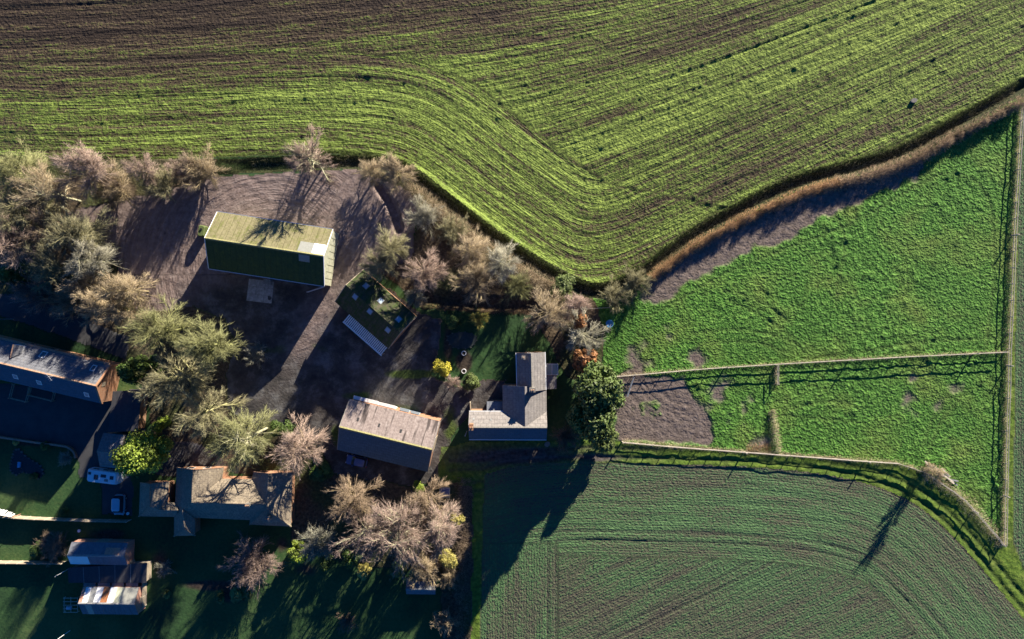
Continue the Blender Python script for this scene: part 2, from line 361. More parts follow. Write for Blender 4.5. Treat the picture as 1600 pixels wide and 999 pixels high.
# ------------------------------------------------------------------ ground materials
def g_field():
    m = M('winter_field'); u, v, a = m.attr('u'), m.attr('v'), m.attr('ma')
    st = m.noise(m.comb(m.ma('MULTIPLY', u, 0.045), v), 0.8, 4, 0.65)
    fine = m.noise(m.comb(m.ma('MULTIPLY', u, 0.07), v), 1.9, 3, 0.7)
    sp = m.noise(m.obj(), 2.1, 2, 0.6); sp2 = m.noise(m.obj(), 0.55, 3, 0.6)
    f = m.ma('ADD', m.ma('MULTIPLY', a, 0.8), m.ma('MULTIPLY', m.ma('SUBTRACT', st, 0.5), 1.25))
    f = m.ma('ADD', f, m.ma('ADD', m.ma('MULTIPLY', m.ma('SUBTRACT', fine, 0.5), 1.3), m.ma('MULTIPLY', m.ma('SUBTRACT', sp, 0.5), 1.1)))
    f = m.ma('ADD', f, m.ma('MULTIPLY', m.ma('SUBTRACT', sp2, 0.5), 0.5))
    c = m.ramp(f, [(0.0, (0.030, 0.020, 0.014)), (0.25, (0.066, 0.046, 0.027)), (0.42, (0.084, 0.084, 0.028)), (0.62, (0.105, 0.150, 0.026)), (0.95, (0.225, 0.295, 0.056))])
    c = m.mix(m.ma('MULTIPLY', m.attr('mb'), 0.6), c, (0.035, 0.028, 0.016))
    m.col(c); m.bump(m.ma('ADD', sp, m.ma('MULTIPLY', fine, 1.3)), 0.45, 1.0); return m.m
def g_pasture():
    m = M('pasture_grass'); o = m.obj(); mud, rut = m.attr('ma'), m.attr('mb')
    n1 = m.noise(o, 1.5, 2, 0.6); n2 = m.noise(o, 0.12, 3); n3 = m.noise(o, 2.6, 2, 0.6)
    c = m.ramp(m.ma('ADD', m.ma('MULTIPLY', n1, 0.7), m.ma('MULTIPLY', n3, 0.3)), [(0.36, (0.022, 0.062, 0.008)), (0.5, (0.054, 0.148, 0.019)), (0.64, (0.135, 0.265, 0.045))])
    c = m.mix(m.mp(n2, 0.48, 0.72, 0, 0.6), c, (0.135, 0.165, 0.035)); c = m.mix(m.mp(m.noise(o, 0.07, 4, 0.6), 0.5, 0.7, 0, 0.6), c, (0.045, 0.115, 0.016))
    c = m.mix(m.ma('MULTIPLY', rut, 0.3), c, (0.06, 0.085, 0.02))
    soil = m.ramp(m.noise(o, 1.1, 5, 0.7), [(0.3, (0.082, 0.062, 0.050)), (0.7, (0.195, 0.152, 0.127))])
    c = m.mix(m.mp(m.ma('ADD', mud, m.ma('MULTIPLY', m.ma('SUBTRACT', n3, 0.5), 0.5)), 0.3, 0.75), c, soil); m.col(c)
    m.bump(m.ma('MULTIPLY', m.ma('ADD', n1, m.ma('MULTIPLY', n3, 0.8)), m.mp(mud, 0.3, 0.62, 1.0, 0.35)), 0.42, 1.0); return m.m
def g_verge():
    m = M('verge_grass'); o = m.obj(); mud, rut = m.attr('ma'), m.attr('mb')
    n1 = m.noise(o, 1.5, 4, 0.65); n2 = m.noise(o, 0.3, 2)
    c = m.ramp(n1, [(0.3, (0.040, 0.075, 0.010)), (0.55, (0.10, 0.165, 0.018)), (0.75, (0.20, 0.24, 0.04))])
    c = m.mix(m.mp(n2, 0.5, 0.8, 0, 0.5), c, (0.14, 0.15, 0.04))
    c = m.mix(m.ma('MULTIPLY', rut, 0.55), c, (0.03, 0.045, 0.012))
    c = m.mix(mud, c, m.ramp(n1, [(0.3, (0.03, 0.024, 0.022)), (0.7, (0.10, 0.085, 0.08))]))
    m.col(c); m.bump(n1, 0.25, 0.7); return m.m
def g_crop():
    m = M('drilled_crop'); u, v, a, t = m.attr('u'), m.attr('v'), m.attr('ma'), m.attr('mb'); o = m.obj()
    wob = m.noise(o, 0.8, 2)
    row = m.ma('SINE', m.ma('ADD', m.ma('MULTIPLY', v, 2*math.pi/0.46), m.ma('MULTIPLY', wob, 5.0)))
    st = m.noise(m.comb(m.ma('MULTIPLY', u, 0.05), v), 1.1, 3, 0.6); br = m.noise(m.comb(m.ma('MULTIPLY', u, 0.5), v), 3.5, 2, 0.7)
    sp = m.noise(o, 2.3, 2, 0.6)
    f = m.ma('ADD', m.ma('MULTIPLY', row, 0.06), m.ma('ADD', m.ma('MULTIPLY', a, 0.55), m.ma('ADD', m.ma('MULTIPLY', m.ma('SUBTRACT', st, 0.5), 0.75), m.ma('ADD', m.ma('MULTIPLY', m.ma('SUBTRACT', br, 0.5), 0.55), m.ma('MULTIPLY', m.ma('SUBTRACT', sp, 0.5), 1.0)))))
    c = m.ramp(f, [(0.0, (0.070, 0.060, 0.044)), (0.25, (0.085, 0.092, 0.052)), (0.5, (0.064, 0.125, 0.048)), (0.85, (0.110, 0.200, 0.074))])
    c = m.mix(m.ma('MULTIPLY', t, 0.75), c, (0.045, 0.045, 0.034)); m.col(c)
    m.bump(m.ma('ADD', m.ma('MULTIPLY', row, 0.06), m.ma('ADD', br, m.ma('MULTIPLY', sp, 0.9))), 0.3, 0.9); return m.m
def g_yard():
    m = M('yard_earth'); o = m.obj(); st, gs = m.attr('ma'), m.attr('mb')
    n0 = m.noise(m.comb(m.ma('MULTIPLY', m.attr('u'), 0.22), m.attr('v')), 1.5, 4, 0.62); n1 = m.ma('ADD', m.ma('MULTIPLY', n0, 0.4), m.ma('MULTIPLY', m.noise(o, 1.1, 5, 0.68), 0.6)); n2 = m.noise(o, 2.4, 2, 0.6); n3 = m.noise(o, 0.16, 3)
    earth = m.ramp(n1, [(0.32, (0.085, 0.060, 0.052)), (0.5, (0.185, 0.136, 0.120)), (0.68, (0.30, 0.24, 0.215))])
    earth = m.mix(m.mp(n3, 0.4, 0.7, 0, 0.6), earth, (0.19, 0.15, 0.135))
    nh = m.noise(o, 0.35, 6, 0.7); hard_shade = m.ramp(nh, [(0.34, (0.030, 0.028, 0.027)), (0.5, (0.060, 0.054, 0.050)), (0.66, (0.13, 0.125, 0.12))])  # hardcore grey, kept dark to deepen the yard's shade
    c = m.mix(st, earth, hard_shade)
    c = m.mix(m.mp(gs, 0.2, 0.6), c, m.ramp(n2, [(0.3, (0.03, 0.05, 0.012)), (0.7, (0.085, 0.12, 0.025))])); m.col(c)
    m.bump(m.ma('ADD', m.ma('MULTIPLY', n0, m.mp(st, 0, 1, 1, 0.15)), m.ma('MULTIPLY', n2, 0.35)), 0.30, 0.9); return m.m
def g_lawn():
    m = M('lawn_grass'); o = m.obj(); bed, lf = m.attr('ma'), m.attr('mb')
    n1 = m.noise(o, 2.0, 4, 0.65)
    c = m.ramp(m.ma('ADD', m.ma('MULTIPLY', n1, 0.45), m.ma('MULTIPLY', lf, 0.55)), [(0.3, (0.018, 0.042, 0.015)), (0.5, (0.031, 0.075, 0.022)), (0.68, (0.070, 0.110, 0.034))])
    c = m.mix(bed, c, m.ramp(n1, [(0.3, (0.02, 0.015, 0.01)), (0.7, (0.075, 0.055, 0.04))])); m.col(c)
    m.bump(n1, 0.12, 0.6); return m.m
def g_wood():
    m = M('leaf_litter'); o = m.obj(); n1 = m.noise(o, 2.0, 5, 0.7)
    c = m.ramp(n1, [(0.3, (0.028, 0.020, 0.013)), (0.5, (0.085, 0.062, 0.038)), (0.75, (0.17, 0.125, 0.075))])
    c = m.mix(m.mp(m.attr('ma'), 0.45, 0.7, 0, 0.7), c, m.ramp(n1, [(0.3, (0.02, 0.035, 0.008)), (0.7, (0.075, 0.10, 0.025))])); m.col(c)
    m.bump(n1, 0.35, 0.9); return m.m
def g_ditch():
    m = M('ditch_bank'); n1 = m.noise(m.obj(), 2.0, 4, 0.7)
    m.col(m.ramp(n1, [(0.3, (0.015, 0.018, 0.008)), (0.55, (0.035, 0.042, 0.012)), (0.8, (0.085, 0.085, 0.03))])); m.bump(n1, 0.4, 0.8); return m.m
def g_tarmac():
    m = M('tarmac', 0.85); o = m.obj(); n1 = m.noise(o, 0.5, 5, 0.65); n2 = m.noise(o, 6, 2)
    m.col(m.ramp(m.ma('ADD', m.ma('MULTIPLY', n1, .7), m.ma('MULTIPLY', n2, .3)), [(0.3, (0.042, 0.042, 0.044)), (0.7, (0.075, 0.074, 0.074))])); m.bump(n2, 0.02, 0.5); return m.m
MATS = {0: g_field(), 1: g_ditch(), 2: g_yard(), 3: g_pasture(), 5: g_verge(), 6: g_crop(), 8: g_lawn(), 9: g_tarmac(), 10: g_wood()}
MATS[4] = MATS[3]; MATS[7] = MATS[6]
NAMES = {0: 'winter_field', 1: 'ditch', 2: 'yard', 3: 'pasture', 4: 'pasture', 5: 'grass_track', 6: 'crop_field', 7: 'crop_field', 8: 'lawn', 9: 'driveway', 10: 'woodland_floor'}
ny, nx = GX.shape
idx = np.arange(ny*nx).reshape(ny, nx)
cells = np.stack([idx[:-1, :-1], idx[:-1, 1:], idx[1:, 1:], idx[1:, :-1]], -1).reshape(-1, 4)
creg = R[:-1, :-1].ravel()
co = np.stack([GX, GY, Z], -1).reshape(-1, 3)
for i in range(11):
    q = cells[creg == i]
    if not len(q): continue
    un, inv = np.unique(q, return_inverse=True)
    me = mesh(NAMES[i], co[un], quads=inv.reshape(-1, 4), smooth=True)
    for nm, arr in (('u', U), ('v', V), ('ma', MA), ('mb', MB)):
        at = me.attributes.new(nm, 'FLOAT', 'POINT'); at.data.foreach_set('value', arr.ravel()[un].astype(np.float32))
    tag(add(NAMES[i], me, MATS[i]), kind='structure')
gm = M('surrounding_earth'); gm.col(gm.ramp(gm.noise(gm.obj(), 0.2, 4), [(0.35, (0.04, 0.07, 0.015)), (0.65, (0.09, 0.10, 0.03))]))
tag(B().box(-600, 600, -600, 600, -4.0, -3.2).build('ground', gm.m), kind='structure')

# ------------------------------------------------------------------ materials of things
def plain(name, c, rough=0.7, var=0.25, scale=2.0, spec=0.3, metal=0.0, bump=0.0):
    m = M(name, rough, spec); n = m.noise(m.obj(), scale, 4, 0.65)
    a = tuple(x*(1-var) for x in c); b = tuple(min(1, x*(1+var)) for x in c)
    m.col(m.ramp(n, [(0.3, a), (0.7, b)])); m.b.inputs['Metallic'].default_value = metal
    if bump: m.bump(n, bump, 0.6)
    return m.m
def brickmat(name, c1, c2, mortar):
    m = M(name, 0.9); o = m.xyz(m.obj()); br = m.n('ShaderNodeTexBrick')
    m.set(br.inputs['Vector'], m.comb(m.ma('ADD', o[0], o[1]), o[2])); br.inputs['Scale'].default_value = 4.0
    m.set(br.inputs['Color1'], c1); m.set(br.inputs['Color2'], c2); m.set(br.inputs['Mortar'], mortar)
    m.col(m.mix(m.mp(m.noise(m.obj(), 1.2, 4), 0.4, 0.7, 0, 0.45), br.outputs[0], tuple(x*0.6 for x in c1))); return m.m
def roofmat(name, base, dark, moss=None, moss_amt=0.5, rib=0.0, ribw=0.9, course=0.0, rough=0.85, streak=0.5, stain=0.0):
    """base colour with run-down streaks, optional moss, sheet ribs or tile courses"""
    m = M(name, rough, 0.3); ob = m.obj(); o = m.xyz(ob)
    st = m.noise(m.comb(o[0], m.ma('MULTIPLY', o[1], 0.12)), 1.6, 4, 0.7); n1 = m.noise(ob, 1.2, 5, 0.7); n2 = m.noise(ob, 5, 3, 0.7)
    c = m.mix(m.mp(st, 0.45, 0.75, 0, streak), base, dark)
    c = m.mix(m.mp(m.noise(ob, 2.6, 3, 0.7), 0.42, 0.62, 0, 0.6), c, dark)
    c = m.mix(m.mp(n1, 0.5, 0.75, 0, 0.35), c, tuple(min(1, x*1.35) for x in base))
    if moss: c = m.mix(m.mp(m.ma('ADD', m.ma('MULTIPLY', n1, 0.6), m.ma('MULTIPLY', st, 0.4)), 0.62-0.3*moss_amt, 0.75-0.3*moss_amt), c, moss)
    if stain: c = m.mix(m.mp(m.noise(m.comb(m.ma('MULTIPLY', o[0], 0.8), m.ma('MULTIPLY', o[1], 0.10), 7.0), 1.0, 3, 0.6), 0.55, 0.62, 0, stain), c, tuple(x*0.3 for x in dark))
    h = m.ma('MULTIPLY', n2, 0.3)
    if rib:
        r = m.ma('PINGPONG', o[0], ribw/2); r = m.mp(r, 0, ribw*0.12)
        h = m.ma('ADD', h, m.ma('MULTIPLY', r, rib)); c = m.mix(m.ma('MULTIPLY', m.ma('SUBTRACT', 1.0, r), 0.35), c, dark)
    if course:
        r = m.ma('FRACT', m.ma('MULTIPLY', o[1], 1/course)); x = m.ma('FRACT', m.ma('ADD', m.ma('MULTIPLY', o[0], 1/(course*1.5)), m.ma('MULTIPLY', m.ma('FLOOR', m.ma('MULTIPLY', o[1], 1/course)), 0.5)))
        e = m.ma('MINIMUM', m.mp(r, 0, 0.16), m.mp(x, 0, 0.1)); h = m.ma('ADD', h, m.ma('MULTIPLY', e, 0.6))
        cell = m.n('ShaderNodeTexWhiteNoise'); m.set(cell.inputs['Vector'], m.comb(m.ma('FLOOR', m.ma('MULTIPLY', o[0], 1/(course*1.5))), m.ma('FLOOR', m.ma('MULTIPLY', o[1], 1/course))))
        c = m.mix(m.ma('MULTIPLY', cell.outputs['Value'], 0.35), c, dark); c = m.mix(m.ma('MULTIPLY', m.ma('SUBTRACT', 1.0, e), 0.6), c, tuple(x*0.5 for x in dark))
    m.col(c); m.bump(h, 0.06, 0.7); return m.m
MT = {
 'brick': brickmat('orange_brick', (0.36, 0.17, 0.09), (0.28, 0.13, 0.07), (0.35, 0.28, 0.2)),
 'brick_brown': brickmat('brown_brick', (0.36, 0.19, 0.10), (0.26, 0.13, 0.07), (0.3, 0.25, 0.2)),
 'mossroof': roofmat('mossy_sheet_roof', (0.205, 0.18, 0.095), (0.095, 0.085, 0.035), (0.10, 0.11, 0.025), 0.4, rib=0.9, ribw=0.95),
 'greenroof': roofmat('moss_grown_roof', (0.085, 0.075, 0.045), (0.030, 0.032, 0.02), (0.035, 0.058, 0.010), 0.6, rib=0.7, ribw=0.9),
 'fibre': roofmat('lichened_cement_roof', (0.235, 0.19, 0.17), (0.105, 0.08, 0.072), (0.29, 0.245, 0.225), 0.3, rib=0.4, ribw=0.9, stain=0.85),
 'slate': roofmat('grey_slate_roof', (0.23, 0.21, 0.195), (0.13, 0.12, 0.115), (0.30, 0.27, 0.235), 0.2, course=0.5),
 'slate_pale': roofmat('pale_slate_roof', (0.25, 0.225, 0.205), (0.14, 0.128, 0.12), (0.32, 0.29, 0.255), 0.2, course=0.6, streak=0.25),
 'tile': roofmat('brown_tile_roof', (0.30, 0.245, 0.175), (0.14, 0.115, 0.085), (0.40, 0.33, 0.22), 0.3, course=0.42),
 'greyroof': roofmat('grey_plain_roof', (0.15, 0.155, 0.17), (0.10, 0.10, 0.11), (0.22, 0.19, 0.165), 0.12, course=0.4, streak=0.3),
 'mossroof_shade': roofmat('mossy_sheet_roof_shaded', (0.040, 0.072, 0.024), (0.022, 0.042, 0.015), (0.055, 0.085, 0.02), 0.4, rib=0.9, ribw=0.95),  # darker copy of the mossy sheet, shade of the far slope coloured in
 'slope_shade': roofmat('shaded_slope_roof', (0.065, 0.115, 0.16), (0.042, 0.078, 0.115), (0.09, 0.135, 0.17), 0.2, course=0.5),  # blue shade of the slopes turned from the sun, held in the colour
 'felt': roofmat('dark_felt_roof', (0.055, 0.055, 0.06), (0.035, 0.035, 0.04), rib=0.3, ribw=3.0),
 'bluesheet': roofmat('grey_sheet_roof', (0.15, 0.16, 0.18), (0.09, 0.095, 0.11), (0.20, 0.15, 0.13), 0.15, rib=0.6, ribw=1.0),
 'white': plain('white_paint', (0.72, 0.72, 0.70), 0.5, 0.08, 1.5), 'offwhite': plain('chalky_white_sheet', (0.74, 0.73, 0.70), 0.6, 0.12, 3),
 'clear': plain('cloudy_rooflight_sheet', (0.24, 0.24, 0.21), 0.4, 0.12, 3), 'grey': plain('weathered_grey', (0.22, 0.22, 0.21), 0.8, 0.3, 3),
 'wood': plain('weathered_timber', (0.33, 0.27, 0.19), 0.85, 0.3, 5), 'woodpale': plain('sunbleached_timber', (0.48, 0.42, 0.32), 0.85, 0.25, 5),
 'rust': plain('rusted_sheet', (0.30, 0.12, 0.05), 0.8, 0.5, 4), 'pink': plain('pinkish_brick', (0.42, 0.22, 0.15), 0.9, 0.3, 6),
 'concrete': plain('broken_concrete', (0.30, 0.295, 0.28), 0.9, 0.35, 2, bump=0.15), 'dark': plain('black_rubber', (0.018, 0.018, 0.02), 0.7, 0.2),
 'metal': plain('galvanised_steel', (0.55, 0.56, 0.58), 0.4, 0.15, 4, 0.5, 0.6), 'water': plain('pond_water', (0.012, 0.018, 0.02), 0.08, 0.2, 1, 0.5),
 'clay': plain('clay_ridge_tiles', (0.36, 0.22, 0.14), 0.85, 0.3, 4), 'mossridge': plain('mossy_ridge', (0.27, 0.25, 0.11), 0.9, 0.35, 4),
 'stone': plain('stone', (0.20, 0.185, 0.16), 0.9, 0.3, 4), 'edging': plain('mossy_edging_stone', (0.085, 0.085, 0.07), 0.9, 0.5, 1.5), 'ply': plain('pale_cladding', (0.42, 0.42, 0.30), 0.8, 0.25, 2),
 'lawnboard': plain('dull_green_board', (0.10, 0.13, 0.04), 0.8, 0.3, 3), 'bluepaint': plain('blue_plastic', (0.10, 0.30, 0.48), 0.5, 0.15, 3),
 'carblue': plain('dark_blue_car_paint', (0.07, 0.11, 0.26), 0.25, 0.05, 1, 0.6, 0.2), 'carsilver': plain('pale_car_paint', (0.35, 0.45, 0.5), 0.3, 0.05, 1, 0.6, 0.2),
 'caravan': plain('white_caravan_panel', (0.66, 0.70, 0.70), 0.4, 0.06, 1, 0.5), 'lamp': plain('clear_lamp_glass', (0.7, 0.7, 0.7), 0.15, 0.05), 'redlamp': plain('red_lamp_glass', (0.4, 0.02, 0.02), 0.2, 0.05),
 'netting': plain('dark_cover', (0.035, 0.045, 0.04), 0.8, 0.3, 2), 'soilpot': plain('potting_soil', (0.04, 0.03, 0.02), 0.95, 0.3, 5),
}
_g = M('window_glass', 0.08, 0.6); _g.col((0.03, 0.04, 0.05)); MT['glass'] = _g.m
_g = M('rooflight_glass', 0.12, 0.6); _g.col((0.24, 0.30, 0.36)); MT['skyglass'] = _g.m
_g = M('dusty_rooflight_glass', 0.35, 0.3); _g.col((0.24, 0.34, 0.44)); MT['blueglass'] = _g.m
_g = M('greenhouse_glass', 0.1, 0.6); _g.col((0.22, 0.30, 0.28)); MT['greenglass'] = _g.m

# ------------------------------------------------------------------ buildings
def fit(c, z):
    """best rectangle through four eave corners (NW,NE,SE,SW) given in photograph pixels at height z"""
    p = [Vector(W2(x, y, z)) for x, y in c]
    ctr = sum(p, Vector((0, 0)))/4; d = ((p[1]-p[0])+(p[2]-p[3])); L = ((p[1]-p[0]).length+(p[2]-p[3]).length)/2
    Wd = ((p[0]-p[3]).length+(p[1]-p[2]).length)/2
    return ctr, math.atan2(d.y, d.x), L, Wd
def uneven(x0, x1, y0, y1, zf, t, nx, ny, amp, seed):
    """a sheet on a slope, subdivided and a little uneven, with thickness"""
    r = np.random.default_rng(seed); b = B(); v = []
    for j in range(ny+1):
        for i in range(nx+1):
            x = x0+(x1-x0)*i/nx; y = y0+(y1-y0)*j/ny
            e = (r.random()-0.5)*2*amp
            v.append((x, y, zf(x, y)+e))
    n = len(v); v += [(a, q, c-t) for a, q, c in v]; f = []
    up = (y1 > y0) == (x1 > x0)
    for j in range(ny):
        for i in range(nx):
            k = j*(nx+1)+i; g = (k, k+1, k+nx+2, k+nx+1)
            f.append(g if up else g[::-1]); h = tuple(q+n for q in g); f.append(h[::-1] if up else h)
    def side(a):
        for p, q in zip(a[:-1], a[1:]): f.append((p, q, q+n, p+n))
    side([i for i in range(nx+1)]); side([ny*(nx+1)+i for i in range(nx+1)]); side([j*(nx+1) for j in range(ny+1)]); side([j*(nx+1)+nx for j in range(ny+1)])
    return b.put(v, f)
def gable(root, c, e, r, roof, wall, cap=None, oh=0.25, amp=0.012, seed=1, barge=None, roof2=None, wallinset=None, gutter=None):
    """gabled block: wall, two roof slopes, ridge cap; returns the block's frame"""
    ctr, th, L, Wd = fit(c, e); lx = ctr.x-root.location.x; ly = ctr.y-root.location.y
    l = L/2; q = Wd/2; loc = (lx, ly, 0)
    il = l-oh; iq = q-oh; ez = e+(r-e)*(oh/q)-0.10; rz = r-0.14
    b = B(); v = [(-il,-iq,-.3),(il,-iq,-.3),(il,iq,-.3),(-il,iq,-.3),(-il,-iq,ez),(il,-iq,ez),(il,iq,ez),(-il,iq,ez),(-il,0,rz),(il,0,rz)]
    b.put(v, [(0,3,2,1),(0,1,5,4),(2,3,7,6),(1,2,6,9,5),(3,0,4,8,7),(4,5,9,8),(6,7,8,9)])
    b.build('wall', wall, root, loc, th)
    nx = max(4, int(L/0.9)); ny = max(3, int(q/0.9))
    zf = lambda x, y: e+(r-e)*(1-abs(y)/q)
    sl = []
    for sg in (1, -1):
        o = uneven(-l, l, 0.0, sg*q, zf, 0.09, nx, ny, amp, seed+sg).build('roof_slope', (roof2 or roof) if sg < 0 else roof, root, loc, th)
        sl.append(o)
    if cap is not None:
        b = B(); n = max(2, int(L/0.6))
        for i in range(n):
            x0 = -l+L*i/n; x1 = -l+L*(i+1)/n-0.02; w_ = 0.22
            b.put([(x0,-w_,r-0.06),(x1,-w_,r-0.06),(x1,0,r+0.08),(x0,0,r+0.08),(x0,w_,r-0.06),(x1,w_,r-0.06)], [(0,1,2,3),(3,2,5,4),(0,3,4),(1,5,2)])
        b.build('ridge_cap', cap, root, loc, th)
    if gutter is not None:
        for sg in (1, -1):
            y0, y1 = sorted((sg*q, sg*(q+0.13)))
            B().box(-l, l, y0, y1, e-0.14, e-0.02).build('gutter', gutter, root, loc, th)
    if barge is not None:
        for sx in (-1, 1):
            b = B(); x0, x1 = sorted((sx*l, sx*(l+0.10)))
            for sg in (1, -1):
                b.slab([(x0, 0, r+0.05), (x1, 0, r+0.05), (x1, sg*q, e+0.05), (x0, sg*q, e+0.05)], 0.22)
            b.build('barge_board', barge, root, loc, th)
    fr = dict(loc=Vector((lx, ly, 0)), th=th, l=l, q=q, e=e, r=r, zf=zf, il=il, iq=iq, root=root)
    return fr
def to_local(fr, px, py, z):
    """photograph pixel seen at height z -> block coordinates"""
    p = Vector(W2(px, py, z)); rl = fr['root'].location; d = p-Vector((rl.x+fr['loc'].x, rl.y+fr['loc'].y))
    c, s = math.cos(-fr['th']), math.sin(-fr['th']); return d.x*c-d.y*s, d.x*s+d.y*c
def on_slope(fr, name, x0, x1, y0, y1, mat, rise=0.06, t=0.08):
    zf = fr['zf']
    b = B().slab([(x0, y0, zf(x0, y0)+rise), (x1, y0, zf(x1, y0)+rise), (x1, y1, zf(x1, y1)+rise), (x0, y1, zf(x0, y1)+rise)], t)
    return b.build(name, mat, fr['root'], tuple(fr['loc']), fr['th'])
def skylight(fr, px, py, w_=0.95, h=1.1, glass='skyglass', frame='metal'):
    z = (fr['e']+fr['r'])/2; x, y = to_local(fr, px, py, z); z = fr['zf'](x, y); x, y = to_local(fr, px, py, z)
    o = on_slope(fr, 'skylight', x-w_/2, x+w_/2, y-h/2, y+h/2, MT[frame], 0.09, 0.14)
    zf = fr['zf']; i = 0.11
    q = [(x-w_/2+i, y-h/2+i), (x+w_/2-i, y-h/2+i), (x+w_/2-i, y+h/2-i), (x-w_/2+i, y+h/2-i)]
    g = B().slab([(a, b_, zf(a, b_)+0.115) for a, b_ in q], 0.02).build('pane', MT[glass], o)
    return o
def chimney(root, px, py, ztop, w_=0.75, d=0.55, zb=2.5, mat='brick_brown', pots=2, th=0.0):
    x, y, _ = W(px, py, ztop); loc = (x-root.location.x, y-root.location.y, 0)
    o = B().box(-w_/2, w_/2, -d/2, d/2, zb, ztop-0.15).box(-w_/2-.06, w_/2+.06, -d/2-.06, d/2+.06, ztop-0.15, ztop).build('chimney', MT[mat], root, loc, th)
    for i in range(pots):
        a = (i-(pots-1)/2)*0.34; B().tube((a, 0, ztop), (a, 0, ztop+0.35), 0.13, 0.1, 8).build('chimney_pot', MT['clay'], o)
    return o
def wallbox(fr, name, face, a0, a1, z0, z1, mat, out=0.05):
    """a door, window or panel on one wall face of a block: face in 'N','S','E','W'"""
    iq, il = fr['iq'], fr['il']
    b = B()
    if face == 'N': b.box(a0, a1, iq-.02, iq+out, z0, z1)
    if face == 'S': b.box(a0, a1, -iq-out, -iq+.02, z0, z1)
    if face == 'E': b.box(il-.02, il+out, a0, a1, z0, z1)
    if face == 'W': b.box(-il-out, -il+.02, a0, a1, z0, z1)
    return b.build(name, mat, fr['root'], tuple(fr['loc']), fr['th'])
def window(fr, face, a, z, w_=1.1, h=1.1):
    o = wallbox(fr, 'window', face, a-w_/2, a+w_/2, z, z+h, MT['white'], 0.05)
    iq, il = fr['iq'], fr['il']; b = B()
    for k in (-1, 1):
        a0, a1 = sorted((a+k*0.05, a+k*(w_/2-0.08)))
        if face == 'N': b.box(a0, a1, iq+.03, iq+.065, z+.08, z+h-.08)
        if face == 'S': b.box(a0, a1, -iq-.065, -iq-.03, z+.08, z+h-.08)
        if face == 'E': b.box(il+.03, il+.065, a0, a1, z+.08, z+h-.08)
        if face == 'W': b.box(-il-.065, -il-.03, a0, a1, z+.08, z+h-.08)
    b.build('pane', MT['glass'], o); return o
def root_at(name, label, cat, px, py): return thing(name, label, cat, W(px, py))

# the big barn in the yard
t = root_at('barn', 'large barn with moss-yellow sheet roof and pale east gable in the yard', 'barn', 427, 390)
A = gable(t, [(340,331),(521,359),(505,447),(326,420)], 4.9, 8.0, MT['mossroof'], MT['ply'], MT['mossridge'], 0.15, 0.02, 3, roof2=MT['mossroof_shade'], barge=MT['offwhite'], gutter=MT['metal'])
x0, y0 = to_local(A, 468, 384, 7.4); x1, y1 = to_local(A, 487, 394, 7.6)
tag(on_slope(A, 'roof_sheet', x0-.1, x1, 0.12, 1.95, MT['clear'], 0.05), 'cloudy pale rooflight sheet beside the ridge')
tag(on_slope(A, 'roof_sheet', x1+.03, A['l']-.12, 0.12, 1.95, MT['offwhite'], 0.055), 'bright white rooflight sheet at the east end')
tag(on_slope(A, 'roof_sheet', x0+.2, x1-.2, -1.35, -0.3, MT['clear'], 0.05), 'pale rooflight sheet on the shaded slope')
for k in range(8): wallbox(A, 'cladding_panel', 'E', -A['iq']+.1+k*A['iq']*0.245, -A['iq']+k*A['iq']*0.245+A['iq']*0.24, 0.3, 4.4, MT['ply'], 0.06+0.02*(k % 2))
for k in range(5): wallbox(A, 'sliding_door', 'S', -7+k*3.0, -4.1+k*3.0, 0, 3.8, MT['grey'], 0.07+.03*(k % 2))
for k in range(4): wallbox(A, 'cladding_panel', 'W', -3.6+k*1.85, -1.8+k*1.85, 0.2, 4.0, MT['grey'], 0.06)

# moss-covered outbuilding
t = root_at('outbuilding', 'moss-green outbuilding with six small rooflights beside the track', 'outbuilding', 590, 487)
G = gable(t, [(566,426),(656,493),(601,546),(526,468)], 3.4, 5.7, MT['greenroof'], MT['brick_brown'], None, 0.2, 0.02, 9, barge=MT['wood'])
for p in ((555,464),(578,487),(606,516),(572,447),(595,470),(623,499)): skylight(G, *p, .95, 0.9, 'blueglass', 'grey')
xa, _ = to_local(G, 555, 510, 3); xb, _ = to_local(G, 593, 550, 3); yq = -G['q']
xa, xb = sorted((xa, xb)); xa = -2.9; xb = G['l']-.15
fr0 = B()
for yy, zz in ((yq-0.05, 3.05), (yq-.85, 2.87), (yq-1.65, 2.7)): fr0.box(xa, xb, yy-.05, yy+.05, zz-.2, zz-.08)
for xx in (xa+.1, (xa+xb)/2, xb-.1): fr0.box(xx-.06, xx+.06, yq-1.68, yq-1.56, -.2, 2.55)
can = fr0.build('canopy', MT['wood'], t, tuple(G['loc']), G['th'])
n = 26
for k in range(n):
    x = xa+(xb-xa)*k/n; B().slab([(x, yq-.02, 3.02), (x+(xb-xa)/n*0.62, yq-.02, 3.02), (x+(xb-xa)/n*.62, yq-1.7, 2.68), (x, yq-1.7, 2.68)], 0.04).build('slat', MT['skyglass'] if False else MT['offwhite'], can)
B().box(xa-.03, xb+.03, yq-1.88, yq-1.69, 2.56, 2.7).build('fascia', MT['offwhite'], can)

